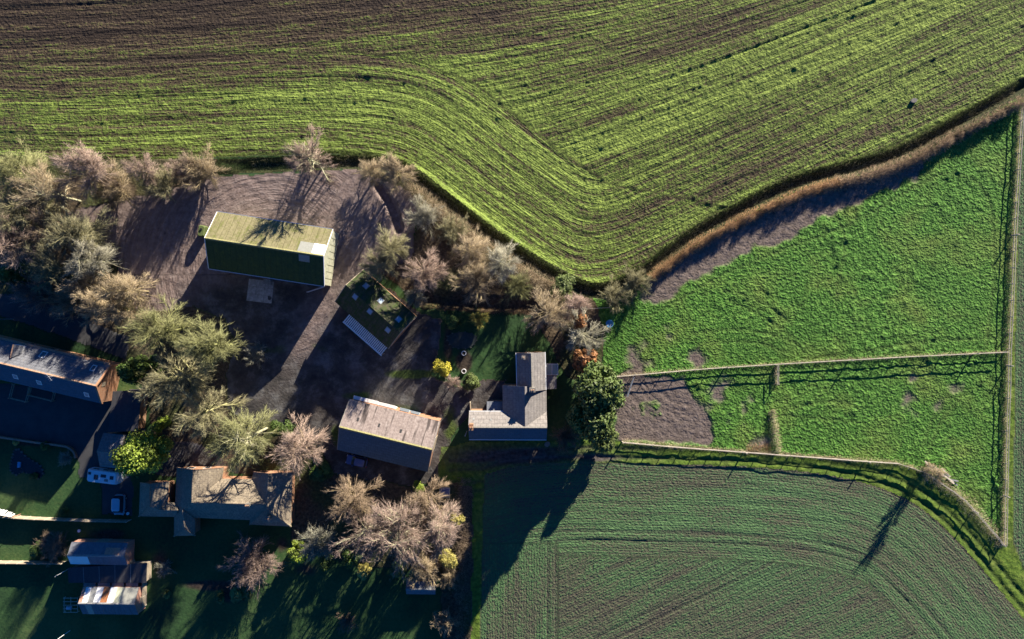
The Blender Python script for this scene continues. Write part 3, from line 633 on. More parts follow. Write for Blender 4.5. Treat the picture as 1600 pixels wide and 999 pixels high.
# barn with the pinkish roof beside the track
t = root_at('brick_barn', 'long barn with pinkish-grey weathered roof and white-patched north wall', 'barn', 605, 680)
C = gable(t, [(548,624),(688,659),(667,737),(526,703)], 4.4, 7.2, MT['fibre'], MT['brick'], MT['mossridge'], 0.12, 0.025, 21, roof2=MT['slope_shade'], barge=MT['stone'])
for px, py, w_, h in ((560,655,.35,.55),(593,664,.3,.5),(627,673,.35,.5)): 
    x, y = to_local(C, px, py, 5.8); on_slope(C, 'roof_vent', x-w_/2, x+w_/2, y-h/2, y+h/2, MT['dark'], 0.06, 0.1)
for k, (a, b_, mt) in enumerate(((-7.6,-3.2,'offwhite'),(-3.1,-.2,'white'),(.6,2.2,'carsilver'),(2.5,4.0,'carsilver'))):
    B().box(a, b_, C['q']-.02, C['q']+0.55-.06*k, 2.9, 3.05).build('wall_ledge', MT[mt], t, tuple(C['loc']), C['th'])
    wallbox(C, 'wall_panel', 'N', a, b_, 0.4, 2.8, MT[mt], .12)
for k in range(3): wallbox(C, 'door', 'S', -6+k*5, -3.4+k*5, 0, 3.0, MT['wood'], .06)
wallbox(C, 'door', 'E', -1.3, 1.3, 0, 3.0, MT['wood'], .07)

# the farmhouse
t = root_at('farmhouse', 'grey-slated L-shaped farmhouse with two chimneys beside the garden', 'house', 810, 620)
N_ = gable(t, [(807,552),(851,550),(853,609),(808,611)][1:2]+[(853,609),(808,611),(807,552)], 4.9, 7.1, MT['slate'], MT['brick_brown'], MT['stone'], 0.15, 0.015, 31, gutter=MT['white'])
Mw = gable(t, [(854,600),(854,668),(786,668),(785,604)], 4.7, 7.0, MT['slate'], MT['brick_brown'], None, 0.15, 0.015, 35)
Sw = gable(t, [(733,644),(854,643),(854,688),(733,686)], 4.75, 7.05, MT['slate_pale'], MT['brick_brown'], MT['stone'], 0.15, 0.015, 38, roof2=MT['slope_shade'], gutter=MT['white'])
ctr = Vector(W2(773, 636, 3.8))-Vector(t.location[:2])
uneven(-1.35, 1.35, -.9, .9, lambda x, y: 3.9-y*0.3, .1, 3, 2, .01, 5).build('porch_roof', MT['bluesheet'], t, (ctr.x, ctr.y, 0))
B().box(-1.2, 1.2, -.85, .75, -.2, 3.55).build('porch', MT['brick_brown'], t, (ctr.x, ctr.y, 0))
ctr = Vector(W2(861, 597.5, 2.6))-Vector(t.location[:2])
uneven(-.95, .95, -1.15, 1.15, lambda x, y: 2.75-x*0.22, .1, 3, 3, .01, 6).build('lean_to_roof', MT['slate'], t, (ctr.x, ctr.y, 0))
B().box(-.9, .8, -1.05, 1.05, -.2, 2.48).build('lean_to', MT['brick_brown'], t, (ctr.x, ctr.y, 0))
ctr = Vector(W2(862, 577.5, 2.3))-Vector(t.location[:2])
con = B().box(-1.0, 1.1, -.95, .95, -.2, .8).build('conservatory', MT['brick_brown'], t, (ctr.x, ctr.y, 0))
b = B()
for xx in (-1.0, 0.02, 1.04): b.box(xx, xx+.07, -.97, .97, 2.2, 2.36)
for yy in (-.97, .9): b.box(-1.0, 1.11, yy, yy+.07, 2.2, 2.355)
for xx in (-1.0, 1.04):
    for yy in (-.97, .9): b.box(xx, xx+.07, yy, yy+.07, .8, 2.2)
b.build('frame', MT['white'], con)
for xx in (-.93, .09): B().box(xx, xx+.95, -.9, .9, 2.26, 2.3).build('pane', MT['greenglass'], con)
for a, s_ in ((-.93, 1), (.94, -1)): B().box(-.93, 1.04, a-.01, a+.01, .85, 2.2).build('pane', MT['greenglass'], con)
chimney(t, 832, 610, 8.3, .9, .6, 4.5, 'stone', 2)
chimney(t, 736, 668, 8.2, .6, .9, 4.5, 'brick_brown', 2)
chimney(t, 818, 559, 7.4, .5, .5, 4.5, 'stone', 1)
B().tube((-9.0, -6.0, 0), (-9.0, -6.0, 5.5), .06, .06).build('soil_pipe', MT['white'], t)
for a in (-3.6, -1.5, 1.8): window(Sw, 'S', a, 3.1)
for a in (-4.6, 0.6): window(Sw, 'S', a, 0.8, 1.2, 1.2)
window(N_, 'W', 0.0, 2.9); window(N_, 'S', 1.5, 2.9); wallbox(Sw, 'door', 'S', -.5, .45, 0, 2.05, MT['wood'])
for p in ((740,655),(767,656)):
    x, y = to_local(Sw, *p, 6.0); on_slope(Sw, 'roof_vent', x-.15, x+.15, y-.15, y+.15, MT['grey'], .05, .08)

# the bungalow with the complicated roof
t = root_at('bungalow', 'brown-tiled bungalow with hipped roof and three brick north gables', 'house', 340, 780)
e, r, r3, r4, r2 = 2.6, 5.0, 4.2, 3.5, 3.9
def rp(x, y, z): a = W(x, y, z); return (a[0]-t.location.x, a[1]-t.location.y, z)
slopes = [[(302,735,r),(350,731,e),(347,748,e),(300,785,r)], [(276,731,e),(302,735,r),(300,785,r),(273,808,e)],
          [(300,785,r),(347,748,e),(393,749,e),(416,788,r)], [(300,785,r),(416,788,r),(390,813,e),(273,808,e)],
          [(396,738,e),(420,741,r),(416,788,r),(393,749,e)], [(420,741,r),(457,739,e),(455,823,e),(417,796,r),(416,788,r)],
          [(417,796,r),(455,823,e),(390,820,e)], [(416,788,r),(417,796,r),(390,820,e),(390,813,e)],
          [(286,797,r2),(289,827,r2),(272,838,e),(272,805,e)], [(286,797,r2),(305,811,e),(305,837,e),(289,827,r2)], [(289,827,r2),(305,837,e),(272,838,e)],
          [(219,755,e),(234,757,r3),(234,791,r3),(217,807,e)], [(234,757,r3),(265,753,e),(262,785,e),(249,797,r4),(234,791,r3)],
          [(249,797,r4),(262,785,e),(278,786,e),(278,797,r4)], [(217,807,e),(234,791,r3),(249,797,r4),(278,797,r4),(274,808,e)]]
def slope_obj(pts, seed, mat):
    """one roof plane, with its own x along the eave and y up the slope so that the courses lie level"""
    P = [Vector(rp(*p)) for p in pts]
    nrm = Vector((0,0,0))
    for i in range(len(P)): nrm += P[i].cross(P[(i+1) % len(P)])
    nrm.normalize()
    if nrm.z < 0: nrm = -nrm; P = P[::-1]
    xa = Vector((0,0,1)).cross(nrm)
    xa = xa.normalized() if xa.length > .01 else Vector((1,0,0)); ya = nrm.cross(xa)
    c0 = sum(P, Vector())/len(P); mtx = Matrix((xa, ya, nrm)).transposed().to_4x4(); mtx.translation = c0
    inv = mtx.inverted(); b = B().slab([inv @ p for p in P], .1)
    o = b.build('roof_slope', mat, t); o.matrix_local = mtx; return o
for i, s_ in enumerate(slopes): slope_obj(s_, i, MT['tile'])
def hip(a, b_, mat='clay', rad=.13):
    A_, B_ = Vector(rp(*a)), Vector(rp(*b_)); B().tube(A_+Vector((0,0,.02)), B_+Vector((0,0,.02)), rad, rad, 6).build('ridge_tiles', MT[mat], t)
for a, b_ in (((302,735,r),(300,785,r)),((300,785,r),(416,788,r)),((420,741,r),(417,796,r)),((417,796,r),(455,823,e)),((417,796,r),(390,820,e)),((234,757,r3),(234,791,r3)),((234,791,r3),(217,807,e)),((286,797,r2),(289,827,r2)),((289,827,r2),(272,838,e)),((289,827,r2),(305,837,e)),((249,797,r4),(278,797,r4))): hip(a, b_, 'tile')
def foot(x0, y0, x1, y1, n_):
    a = rp(x0, y0, e); c_ = rp(x1, y1, e); i = .3
    return B().box(a[0]+i, c_[0]-i, c_[1]+i, a[1]-i, -.3, e-.12).build(n_, MT['brick'], t)
foot(276,731,350,808,'wall'); foot(340,747,400,813,'wall'); foot(396,738,456,822,'wall'); foot(272,800,305,838,'wall'); foot(218,754,264,807,'wall'); foot(255,786,280,807,'wall')
for (x0, y0), (xm, ym, zm), (x1, y1) in (((276,731),(302,735,r),(350,731)),((396,738),(420,741,r),(457,739)),((219,755),(234,757,r3),(265,753))):
    a, m_, c_ = Vector(rp(x0, y0, e)), Vector(rp(xm, ym, zm)), Vector(rp(x1, y1, e)); k = Vector((0, -.25, 0)); q = Vector((0, -.5, 0)); dn = Vector((0,0,-.13))
    B().put([a+k+dn, m_+k+dn, c_+k+dn, a+q+dn, m_+q+dn, c_+q+dn], [(0,1,2),(5,4,3),(0,3,4,1),(1,4,5,2),(0,2,5,3)]).build('gable', MT['brick'], t)
    B().tube(a+Vector((0,.06,0)), m_+Vector((0,.06,0)), .07, .07, 4).tube(m_+Vector((0,.06,0)), c_+Vector((0,.06,0)), .07, .07, 4).build('barge_board', MT['clay'], t)
for x_, w_ in ((300,1.2),(325,1.0)):
    p = rp(x_, 731, 1.2); o = B().box(p[0]-w_/2, p[0]+w_/2, rp(0,731,e)[1]-.3, rp(0,731,e)[1]-.25, .9, 2.1).build('window', MT['white'], t)
    B().box(p[0]-w_/2+.1, p[0]+w_/2-.1, rp(0,731,e)[1]-.255, rp(0,731,e)[1]-.235, 1.0, 2.0).build('pane', MT['glass'], o)
chimney(t, 386, 790, 5.9, .6, .5, 3.5, 'stone', 2); chimney(t, 417, 811, 5.2, .65, .6, 3, 'stone', 2)

# long converted stable block on the left edge
t = root_at('stable_block', 'long grey-roofed brick stable block with clay ridge and small rooflights', 'house', 60, 580)
F = gable(t, [(-80,511),(174,571),(155,630),(-99,570)], 4.1, 7.0, MT['greyroof'], MT['brick'], MT['clay'], 0.1, 0.012, 41, roof2=MT['slope_shade'])
b = B().box(-F['l'], F['l'], F['q']-.05, F['q']+.28, 3.8, 4.2); b.build('parapet', MT['clay'], t, tuple(F['loc']), F['th'])
b = B(); 
for sg in (1, -1): b.slab([(F['l']-.02, 0, 7.1), (F['l']+.3, 0, 7.1), (F['l']+.3, sg*F['q'], 4.2), (F['l']-.02, sg*F['q'], 4.2)], .3)
b.build('gable_coping', MT['brick'], t, tuple(F['loc']), F['th'])
skylight(F, 69, 554, .95, 1.0, 'glass', 'white'); skylight(F, 147, 575, .75, .9, 'glass', 'white')
for p in ((24,589),(61,598),(135,617)): skylight(F, *p, .8, .8, 'skyglass', 'white')
x, y = to_local(F, 23, 550, 5.7)
d_ = B(); zt = 6.4; d_.box(x-.75, x+.75, y-.3, y+1.1, 4.3, 5.5); d = d_.build('dormer', MT['white'], t, tuple(F['loc']), F['th'])
for sg in (1, -1): B().slab([(x, y+1.25, zt), (x+sg*.95, y+1.25, 5.4), (x+sg*.95, y-.1, 5.4), (x, y-1.0, zt)], .08).build('dormer_slope', MT['greyroof'], d)
B().box(x-.07, x+.07, y-1.0, y+1.27, zt-.02, zt+.07).build('dormer_ridge', MT['clay'], d)
wallbox(F, 'loft_door', 'E', -.35, .35, 3.9, 4.9, MT['wood'], .05)
for k in range(4): wallbox(F, 'door', 'S', -2+k*3.6, -.9+k*3.6, 0, 2.1, MT['white'])
for k in range(3): window(F, 'S', .4+k*3.6, 1.0); window(F, 'N', -1+k*3.6, 1.0)
x, y = to_local(F, 82, 578, 7.6)
an = B().tube((x, 0, 6.8), (x, 0, 8.3), .03, .03).tube((x-.7, .5, 8.2), (x+.7, -.5, 8.2), .025, .025)
for k in range(5): an.tube((x-.6+k*.3-.25, .43-k*.21-.3, 8.2), (x-.6+k*.3+.25, .43-k*.21+.3, 8.2), .015, .015, 4)
an.build('aerial', MT['metal'], t, tuple(F['loc']), F['th'])
# pens in front of the stable
for (x0, y0, x1, y1, lab) in ((22,602,48,625,'low timber pen below the stable block, the western one'),(50,608,88,622,'low timber pen below the stable block, the eastern narrow one')):
    t2 = thing('timber_pen', lab, 'pen', W((x0+x1)/2, (y0+y1)/2), math.radians(-14), 'pens below the stable block')
    a = (x1-x0)/S/2; c_ = (y1-y0)/S/2
    for q in (((-a,-c_),(a,-c_)),((a,-c_),(a,c_)),((-a,-c_),(-a,c_))):
        (xa, ya), (xb, yb) = q
        for z in (.35, .8): B().box(min(xa,xb)-.04, max(xa,xb)+.04, min(ya,yb)-.04, max(ya,yb)+.04, z, z+.12).build('rail', MT['wood'], t2)
    for xa, ya in ((-a,-c_),(a,-c_),(-a,c_),(a,c_)): B().box(xa-.07, xa+.07, ya-.07, ya+.07, -.1, 1.05).build('post', MT['wood'], t2)

# garage and small sheds on the left
t = root_at('flat_roofed_garage', 'low dark flat-roofed garage between the stable block and the tall fence', 'garage', 195, 642)
a = [W2(*p, 2.6) for p in ((176,612),(221,609),(215,673),(169,676))]; a = [(x-t.location.x, y-t.location.y) for x, y in a]
B().prism(a, 2.4, 2.58).build('roof', MT['felt'], t); cen = (sum(p[0] for p in a)/4, sum(p[1] for p in a)/4)
B().prism([((p[0]-cen[0])*.94+cen[0], (p[1]-cen[1])*.95+cen[1]) for p in a], -.2, 2.4).build('wall', MT['brick_brown'], t)
t = root_at('garden_shed', 'grey-roofed shed under the round evergreen tree beside the caravan', 'shed', 170, 705)
q = gable(t, [(163,677),(196,680),(190,733),(154,729)], 2.4, 3.7, MT['slate'], MT['wood'], MT['stone'], .12, .015, 55); wallbox(q, 'door', 'W', -.6, .6, 0, 2, MT['wood'])
t = root_at('tin_shed', 'blue-grey sheet shed with patchy pink east end below the long fence', 'shed', 155, 866)
q = gable(t, [(113,847),(202,849),(197,883),(110,882)], 2.3, 3.4, MT['bluesheet'], MT['pink'], MT['grey'], .08, .02, 61)
on_slope(q, 'roof_sheet', -4.9, -1.5, -.05, -q['q']+.05, MT['carsilver'], .05, .05); wallbox(q, 'door', 'N', -1, 1, 0, 1.9, MT['wood'])
b = on_slope(q, 'leaf_drift', 1.4, 3.9, .1, 1.2, MT['pink'], .04, .04)
t = root_at('striped_shed', 'shed with striped white, grey and rusty roof sheets by the lawn', 'shed', 170, 938)
q = gable(t, [(133,918),(219,919),(214,960),(126,959)], 2.4, 3.7, MT['bluesheet'], MT['pink'], MT['grey'], .06, .012, 65)
edges = [0, .06, .16, .26, .38, .5, .62, .74, .86, 1.0]
for k, mt in enumerate(('pink','offwhite','grey','offwhite','rust','offwhite','ply','clear','clear')):
    a0 = -q['l']+2*q['l']*edges[k]+.02; a1 = -q['l']+2*q['l']*edges[k+1]-.02
    on_slope(q, 'roof_sheet', a0, a1, .08, q['q']+.06, MT[mt], .05+.015*(k % 2), .05)
for k in range(9):
    a0 = -q['l']+2*q['l']*k/9+.02; on_slope(q, 'roof_sheet', a0, a0+2*q['l']/9-.04, -.08, -q['q']-.04, MT['clear' if k == 1 else 'bluesheet'], .05+.015*(k % 2), .05)
wallbox(q, 'door', 'E', -.6, .4, 0, 1.9, MT['wood'])
t = root_at('flat_shed', 'dark flat-roofed shed joined between the two garden sheds', 'shed', 175, 895)
a = [W2(*p, 2.2) for p in ((105,888),(229,880),(228,911),(107,911))]; a = [(x-t.location.x, y-t.location.y) for x, y in a]
B().prism(a, 2.0, 2.16).build('roof', MT['felt'], t)
B().prism([(p[0]*.97, p[1]*.9-.05) for p in a], -.2, 2.0).build('wall', MT['wood'], t)
for k in range(1, 5):
    f0 = k/5; p0 = (a[0][0]+(a[1][0]-a[0][0])*f0, a[0][1]+(a[1][1]-a[0][1])*f0); p1 = (a[3][0]+(a[2][0]-a[3][0])*f0, a[3][1]+(a[2][1]-a[3][1])*f0)
    B().tube((p0[0], p0[1], 2.17), (p1[0], p1[1], 2.17), .05, .05, 4).build('batten', MT['grey'], t)
for k in range(4):
    p = W2(140+k*22, 914, 1.8); B().box(p[0]-t.location.x-1.05, p[0]-t.location.x+1.05, p[1]-t.location.y-.3, p[1]-t.location.y+.3, 1.7, 1.8).build('rooflight_panel', MT['grey'], t)
t = root_at('blue_roofed_shed', 'small shed with dull blue roof under the bare trees by the lawn', 'shed', 658, 921)
q = gable(t, [(635,908),(681,909),(680,929),(635,929)], 2.0, 2.7, MT['bluesheet'], MT['wood'], MT['grey'], .1, .01, 71); wallbox(q, 'door', 'S', -.5, .5, 0, 1.8, MT['wood'])

# ------------------------------------------------------------------ vehicles
def wheel(t, x, y, rad=.32, wd=.2):
    o = B().tube((x, y-wd/2, rad), (x, y+wd/2, rad), rad, rad, 14).build('wheel', MT['dark'], t)
    B().tube((x, y-wd/2-.01, rad), (x, y+wd/2+.01, rad), rad*.6, rad*.6, 10).build('rim', MT['metal'], o)
def loft(sections):
    """closed hull through rings of equal length"""
    b = B(); n = len(sections[0]); v = [p for s_ in sections for p in s_]; f = []
    for i in range(len(sections)-1):
        for j in range(n): k = (j+1) % n; f.append((i*n+j, i*n+k, (i+1)*n+k, (i+1)*n+j))
    f.append(tuple(range(n))[::-1]); f.append(tuple((len(sections)-1)*n+j for j in range(n))); return b.put(v, f)
def ring(x0, x1, hw, z, c=.25):
    return [(x0+c, -hw, z), (x1-c, -hw, z), (x1, -hw+c, z), (x1, hw-c, z), (x1-c, hw, z), (x0+c, hw, z), (x0, hw-c, z), (x0, -hw+c, z)]
def car(label, px, py, rz, L, hw, paint, roofz=1.45, hood=True, name='car', cat='car'):
    t = thing(name, label, cat, W(px, py), rz)
    l = L/2
    loft([ring(-l+.08, l-.08, hw-.08, .22), ring(-l, l, hw, .45), ring(-l+.02, l-.02, hw, .72), ring(-l+.08, l-.12, hw-.06, .92)]).build('body', MT[paint], t)
    f0 = .95 if hood else .35
    loft([ring(-l+.15, l-f0, hw-.07, .9, .15), ring(-l+.45, l-f0-.62, hw-.22, roofz-.06, .2)]).build('windows', MT['glass'], t)
    loft([ring(-l+.43, l-f0-.6, hw-.20, roofz-.06, .2), ring(-l+.55, l-f0-.75, hw-.30, roofz, .25)]).build('roof', MT[paint], t)
    for sy in (-1, 1):
        for sx in (-1, 1): wheel(t, sx*(l-.75), sy*(hw-.08))
        B().box(l-.09, l-.005, sy*(hw-.42), sy*(hw-.12), .6, .75).build('headlight', MT['lamp'], t)
        B().box(-l+.005, -l+.09, sy*(hw-.4), sy*(hw-.12), .62, .8).build('tail_light', MT['redlamp'], t)
        B().box(l-f0-.45, l-f0-.25, sy*(hw-.02), sy*(hw+.16), .92, 1.05).build('door_mirror', MT[paint], t)
    return t
car('dark blue car parked in shade under the long pinkish-roofed barn', 559, 719.5, math.radians(167), 3.75, .86, 'carblue')
t = car('pale blue-white van parked on the tarmac below the caravan', 190, 787, math.radians(-92), 3.6, .92, 'carsilver', 1.95, False, 'van', 'van')
t = thing('caravan', 'white touring caravan half under the round evergreen tree', 'caravan', W(171, 741), math.radians(-7))
loft([ring(-2.7, 2.7, 1.05, .35, .2), ring(-2.75, 2.75, 1.08, .9, .2), ring(-2.7, 2.7, 1.08, 1.9, .2), ring(-2.35, 2.45, 1.0, 2.4, .25)]).build('body', MT['caravan'], t)
for x, y, a, c_ in ((-2.05,.45,.22,.22),(-.9,-.1,.34,.42),(.35,.25,.45,.25),(.9,-.45,.3,.2),(1.8,.1,.3,.3)): B().box(x-a, x+a, y-c_, y+c_, 2.38, 2.47).build('roof_vent', MT['glass'] if c_ > .21 else MT['grey'], t)
for x in (-1.5, .2, 1.7):
    for s_ in (-1, 1): B().box(x-.45, x+.45, s_*1.06, s_*1.10, 1.3, 1.75).build('window', MT['glass'], t)
for s_ in (-1, 1): wheel(t, .1, s_*.98, .3)
B().tube((2.6, .5, .42), (3.6, 0, .42), .04, .04).tube((2.6, -.5, .42), (3.6, 0, .42), .04, .04).build('drawbar', MT['metal'], t)
t = thing('box_trailer', 'small blue-grey trailer with drawbar under the bare trees south of the barn', 'trailer', W(695.5, 766), math.radians(-3))
b = B().box(-.85, .85, -.6, .6, .45, .52)
for q in ((-.85,.85,-.64,-.58),(-.85,.85,.58,.64),(-.9,-.84,-.64,.64),(.84,.9,-.64,.64)): b.box(*q, .45, .95)
b.build('body', MT['metal'], t); B().box(-.83, .83, -.57, .57, .8, .86).build('cover', MT['carblue'], t)
B().tube((-.7, .5, .5), (-1.75, .85, .5), .045, .045).build('drawbar', MT['metal'], t)
for s_ in (-1, 1): wheel(t, 0, s_*.72, .27, .15)
tag(B().box(-1.2, 1.2, -.16, .16, .0, .18).build('timber_beam', MT['woodpale'], None, W(692, 776, 0.05)), 'pale timber beam lying on the ground below the trailer', 'timber')

# ------------------------------------------------------------------ fences and walls
def line_points(pts, step):
    P = [np.array(W2(*p)) for p in pts]; out = []
    L = [0]
    for a, b_ in zip(P[:-1], P[1:]): L.append(L[-1]+np.linalg.norm(b_-a))
    n = max(1, int(round(L[-1]/step)))
    for d_ in np.linspace(0, L[-1], n+1):
        i = min(np.searchsorted(L, d_, side='right')-1, len(P)-2); f_ = (d_-L[i])/(L[i+1]-L[i]); out.append(P[i]*(1-f_)+P[i+1]*f_)
    return out
POST = B().tube((0,0,-.4), (0,0,1.0), .075, .07, 6).me('post'); POST.materials.append(MT['woodpale'])
RAIL = B().box(-.5, .5, -.035, .035, -.06, .06).me('rail'); RAIL.materials.append(MT['woodpale'])
def rail_fence(label, pts, step=2.7, h=1.15, rails=(.5, .98), name='rail_fence', strainers=True):
    P = line_points(pts, step); r_ = random.Random(len(P))
    t = thing(name, label, 'fence', (P[0][0], P[0][1], float(ground_z(*P[0]))))
    x0, y0, z0 = t.location; g = [float(np.clip(ground_z(*p), -.25, .35)) for p in P]
    for i, p in enumerate(P):
        o = add('post', POST, None, t, (p[0]-x0, p[1]-y0, g[i]-z0)); big = i % 8 == 0 and strainers
        o.scale = (1.7, 1.7, 1.45*h) if big else (1, 1, h*r_.uniform(.95, 1.08)); o.rotation_euler = (r_.uniform(-.05, .05), r_.uniform(-.05, .05), 0)
        if i == len(P)-1: break
        q = P[i+1]; d_ = q-p; L = float(np.linalg.norm(d_))
        for z in rails:
            o = add('rail', RAIL, None, t, ((p[0]+q[0])/2-x0, (p[1]+q[1])/2-y0, (g[i]+g[i+1])/2-z0+z*h))
            o.scale = (L-.02, 1, 1); o.rotation_euler = (r_.uniform(-.1, .1), -math.atan2(g[i+1]-g[i], L), math.atan2(d_[1], d_[0]))
    return t
rail_fence('pale post and rail fence dividing the two pastures', MIDF)
rail_fence('pale post and rail fence along the lower pasture and grass track', LOWF, 2.7)
rail_fence('long straight fence on the right edge of both pastures', RIGF, 2.9)
rail_fence('short rail fence stub hanging south off the pasture-dividing fence', [(1213,571),(1213,600)], 1.7, 1.2, strainers=False)
rail_fence('short pale rail fence beside the blue tub at the hedge corner', [(915,483),(951,481)], 2.0, 1.2, strainers=False)
PANEL = B().box(-.5, .5, -.02, .02, 0, 1.0).me('panel'); PANEL.materials.append(MT['wood'])
def panel_fence(label, pts, h=1.6, step=1.83, mat=None):
    P = line_points(pts, step); t = thing('panel_fence', label, 'fence', (*P[0], 0)); r_ = random.Random(3)
    for i, p in enumerate(P):
        o = add('post', POST, None, t, (p[0]-P[0][0], p[1]-P[0][1], 0)); o.scale = (1, 1, h*1.06)
        if i == len(P)-1: break
        q = P[i+1]; d_ = q-p; L = float(np.linalg.norm(d_))
        o = add('panel', PANEL, None, t, ((p[0]+q[0])/2-P[0][0], (p[1]+q[1])/2-P[0][1], .05)); o.scale = (L-.12, 2.2, h*r_.uniform(.97, 1.03)); o.rotation_euler = (0, 0, math.atan2(d_[1], d_[0]))
    return t
panel_fence('long timber fence between the caravan lawn and the sheds', [(-15,803),(60,808),(140,811),(205,812)])
panel_fence('timber fence running west from the tin shed across the lower lawn', [(-15,876),(104,877)], 1.5)
panel_fence('tall timber fence beside the flat-roofed garage', [(223,612),(217,645),(213,690)], 1.9)
panel_fence('timber fence along the east side of the garden sheds', [(206,850),(207,878),(230,880),(229,945)], 1.5)
panel_fence('short fence at the west gate of the farmhouse', [(735,628),(736,643)], 1.2)
def gate(label, p, q, h=1.15):
    a = np.array(W2(*p)); b_ = np.array(W2(*q)); L = float(np.linalg.norm(b_-a)); th = math.atan2(*(b_-a)[::-1])
    t = thing('field_gate', label, 'gate', (*a, float(ground_z(*a))+.05), th)
    for z in (.15, .38, .6, .85, h): B().tube((0, 0, z), (L, 0, z), .045, .045, 6).build('bar', MT['metal'], t)
    for x in (0, L/2, L): B().tube((x, 0, .1), (x, 0, h+.02), .05, .05, 6).build('upright', MT['metal'], t)
    return t
gate('galvanised gate swung open onto the bare earth corner of the pasture', (989,589), (979,619))
gate('galvanised gate open at the south-east corner of the big barn', (507,449), (482,457))
wp = catmull([(-10,680),(0,682),(60,691),(100,696),(112,700),(119,707),(121,715)], 4); wp = [np.array(W2(*p)) for p in wp]
t = thing('brick_wall', 'low curved red brick wall between the tarmac court and lawn', 'wall', (*wp[0], 0))
for a, b_ in zip(wp[:-1], wp[1:]):
    d_ = b_-a; L = float(np.linalg.norm(d_)); n_ = np.array((-d_[1], d_[0]))/L; o_ = wp[0]
    B().prism([tuple(a-o_+n_*.12), tuple(b_-o_+n_*.12), tuple(b_-o_-n_*.12), tuple(a-o_-n_*.12)], -.2, .62).build('wall_section', MT['brick'], t)
    B().prism([tuple(a-o_+n_*.16), tuple(b_-o_+n_*.16), tuple(b_-o_-n_*.16), tuple(a-o_-n_*.16)], .625, .7).build('coping', MT['pink'], t)

# ------------------------------------------------------------------ small things
t = thing('concrete_pad', 'cracked pale concrete pad against the south side of the big barn', 'slab', W(407, 455), math.radians(-7))
r_ = random.Random(5)
for i in range(3):
    for j in range(3): B().box(-2.2+i*1.48, -2.2+i*1.48+1.45, -1.95+j*1.3, -1.95+j*1.3+1.27, -.2, .13+r_.uniform(-.03, .03)).build('slab', MT['concrete'], t)
B().box(.6, 1.9, 1.3, 2.2, .1, .9).build('trough', MT['grey'], t)
for px, py, lab in ((725,552,'upper white concrete ring planter beside the small garden bed'),(725,580,'lower white concrete ring planter beside the green bush')):
    t = thing('ring_planter', lab, 'planter', W(px, py), 0, 'ring planters in the garden'); b = B(); n = 20
    v = []
    for rr, z in ((.42, -.1), (.42, .45), (.32, .45), (.32, -.1)):
        for i in range(n): v.append((rr*math.cos(2*math.pi*i/n), rr*math.sin(2*math.pi*i/n), z))
    b.put(v, [(k*n+i, k*n+(i+1) % n, (k+1)*n+(i+1) % n, (k+1)*n+i) for k in range(3) for i in range(n)]).build('ring', MT['offwhite'], t)
    B().tube((0,0,-.1), (0,0,.3), .33, .33, 16).build('soil', MT['soilpot'], t)
t = thing('covered_pond', 'dark oval covered pond beside the farmhouse lawn', 'pond', W(722, 532))
pts = [(2.55*math.cos(a)*(1+.08*math.sin(3*a)), 1.55*math.sin(a)*(1+.06*math.cos(2*a))) for a in np.linspace(0, 2*math.pi, 28, endpoint=False)]
B().prism(pts, -.2, .12).build('cover', MT['netting'], t)
r_ = random.Random(4)
for i, (x, y) in enumerate(pts[::2]):
    q = r_.uniform(.6, 1.2); B().prism([(x*1.03+.2*q*math.cos(k), y*1.03+.15*q*math.sin(k)) for k in np.linspace(0, 2*math.pi, 6, endpoint=False)], -.1, .13+.04*q).build('edging_stone', MT['edging'], t)
t = thing('garden_pond', 'kidney-shaped dark garden pond on the lawn below the curved wall', 'pond', W(42, 728))
pp = catmull([(22,705),(30,702),(40,712),(52,720),(64,728),(68,740),(60,748),(48,742),(36,738),(26,742),(17,735),(17,725),(20,715),(22,705)], 4)[:-1]
pp = [tuple(np.array(W2(*p))-np.array(t.location[:2])) for p in pp]
B().prism(pp, -.2, .09).build('water', MT['water'], t)
for i in range(0, len(pp), 2):
    x, y = pp[i]; q = r_.uniform(.5, 1.1); B().prism([(x+.26*q*math.cos(k+i), y+.2*q*math.sin(k+i)) for k in np.linspace(0, 2*math.pi, 6, endpoint=False)], -.1, .15).build('edging_stone', MT['edging'], t)
tag(B().prism([(-.25,-.5),(.2,-.45),(.3,.45),(-.15,.5)], 0, .35).build('garden_ornament', MT['bluepaint'], None, W(31, 726, 0.05)), 'pale blue block-shaped ornament in the kidney-shaped pond', 'ornament')
t = thing('water_tub', 'round blue water tub at the pasture corner near the hedge', 'tub', W(952, 506))
n = 20; v = []
for rr, z in ((.6, -.1), (.68, .55), (.6, .55), (.56, .3)):
    for i in range(n): v.append((rr*math.cos(2*math.pi*i/n), rr*math.sin(2*math.pi*i/n), z+float(ground_z(*W2(952, 506)))))
B().put(v, [(k*n+i, k*n+(i+1) % n, (k+1)*n+(i+1) % n, (k+1)*n+i) for k in range(3) for i in range(n)]+[tuple(3*n+i for i in range(n))]).build('tub', MT['bluepaint'], t)
def pole(label, px, py, h, mat='wood', rad=.1, name='pole', arm=True):
    t = thing(name, label, 'pole', W(px, py)); B().tube((0,0,-.3), (0,0,h), rad, rad*.75, 8).build('shaft', MT[mat], t)
    if arm: B().box(-.5, .5, -.05, .05, h-.35, h-.22).build('cross_arm', MT[mat], t)
pole('slim pale lamp pole in the grass verge at the left edge', 21, 499, 5.5, 'metal', .09)
pole('thin white pole leaning over the lawn beside the dark flat-roofed shed', 111, 887, 4.3, 'white', .05, arm=False)
pole('thin white pole on the lawn below the striped shed', 110, 985, 4.2, 'white', .05, arm=False)
t = thing('timber_grid', 'open grid of pale timber bars at the west end of the striped shed', 'timber grid', W(114, 943))
for k in range(5): B().box(-1.3, 1.2, -1.35+k*.62, -1.27+k*.62, .55, .65).build('bar', MT['woodpale'], t)
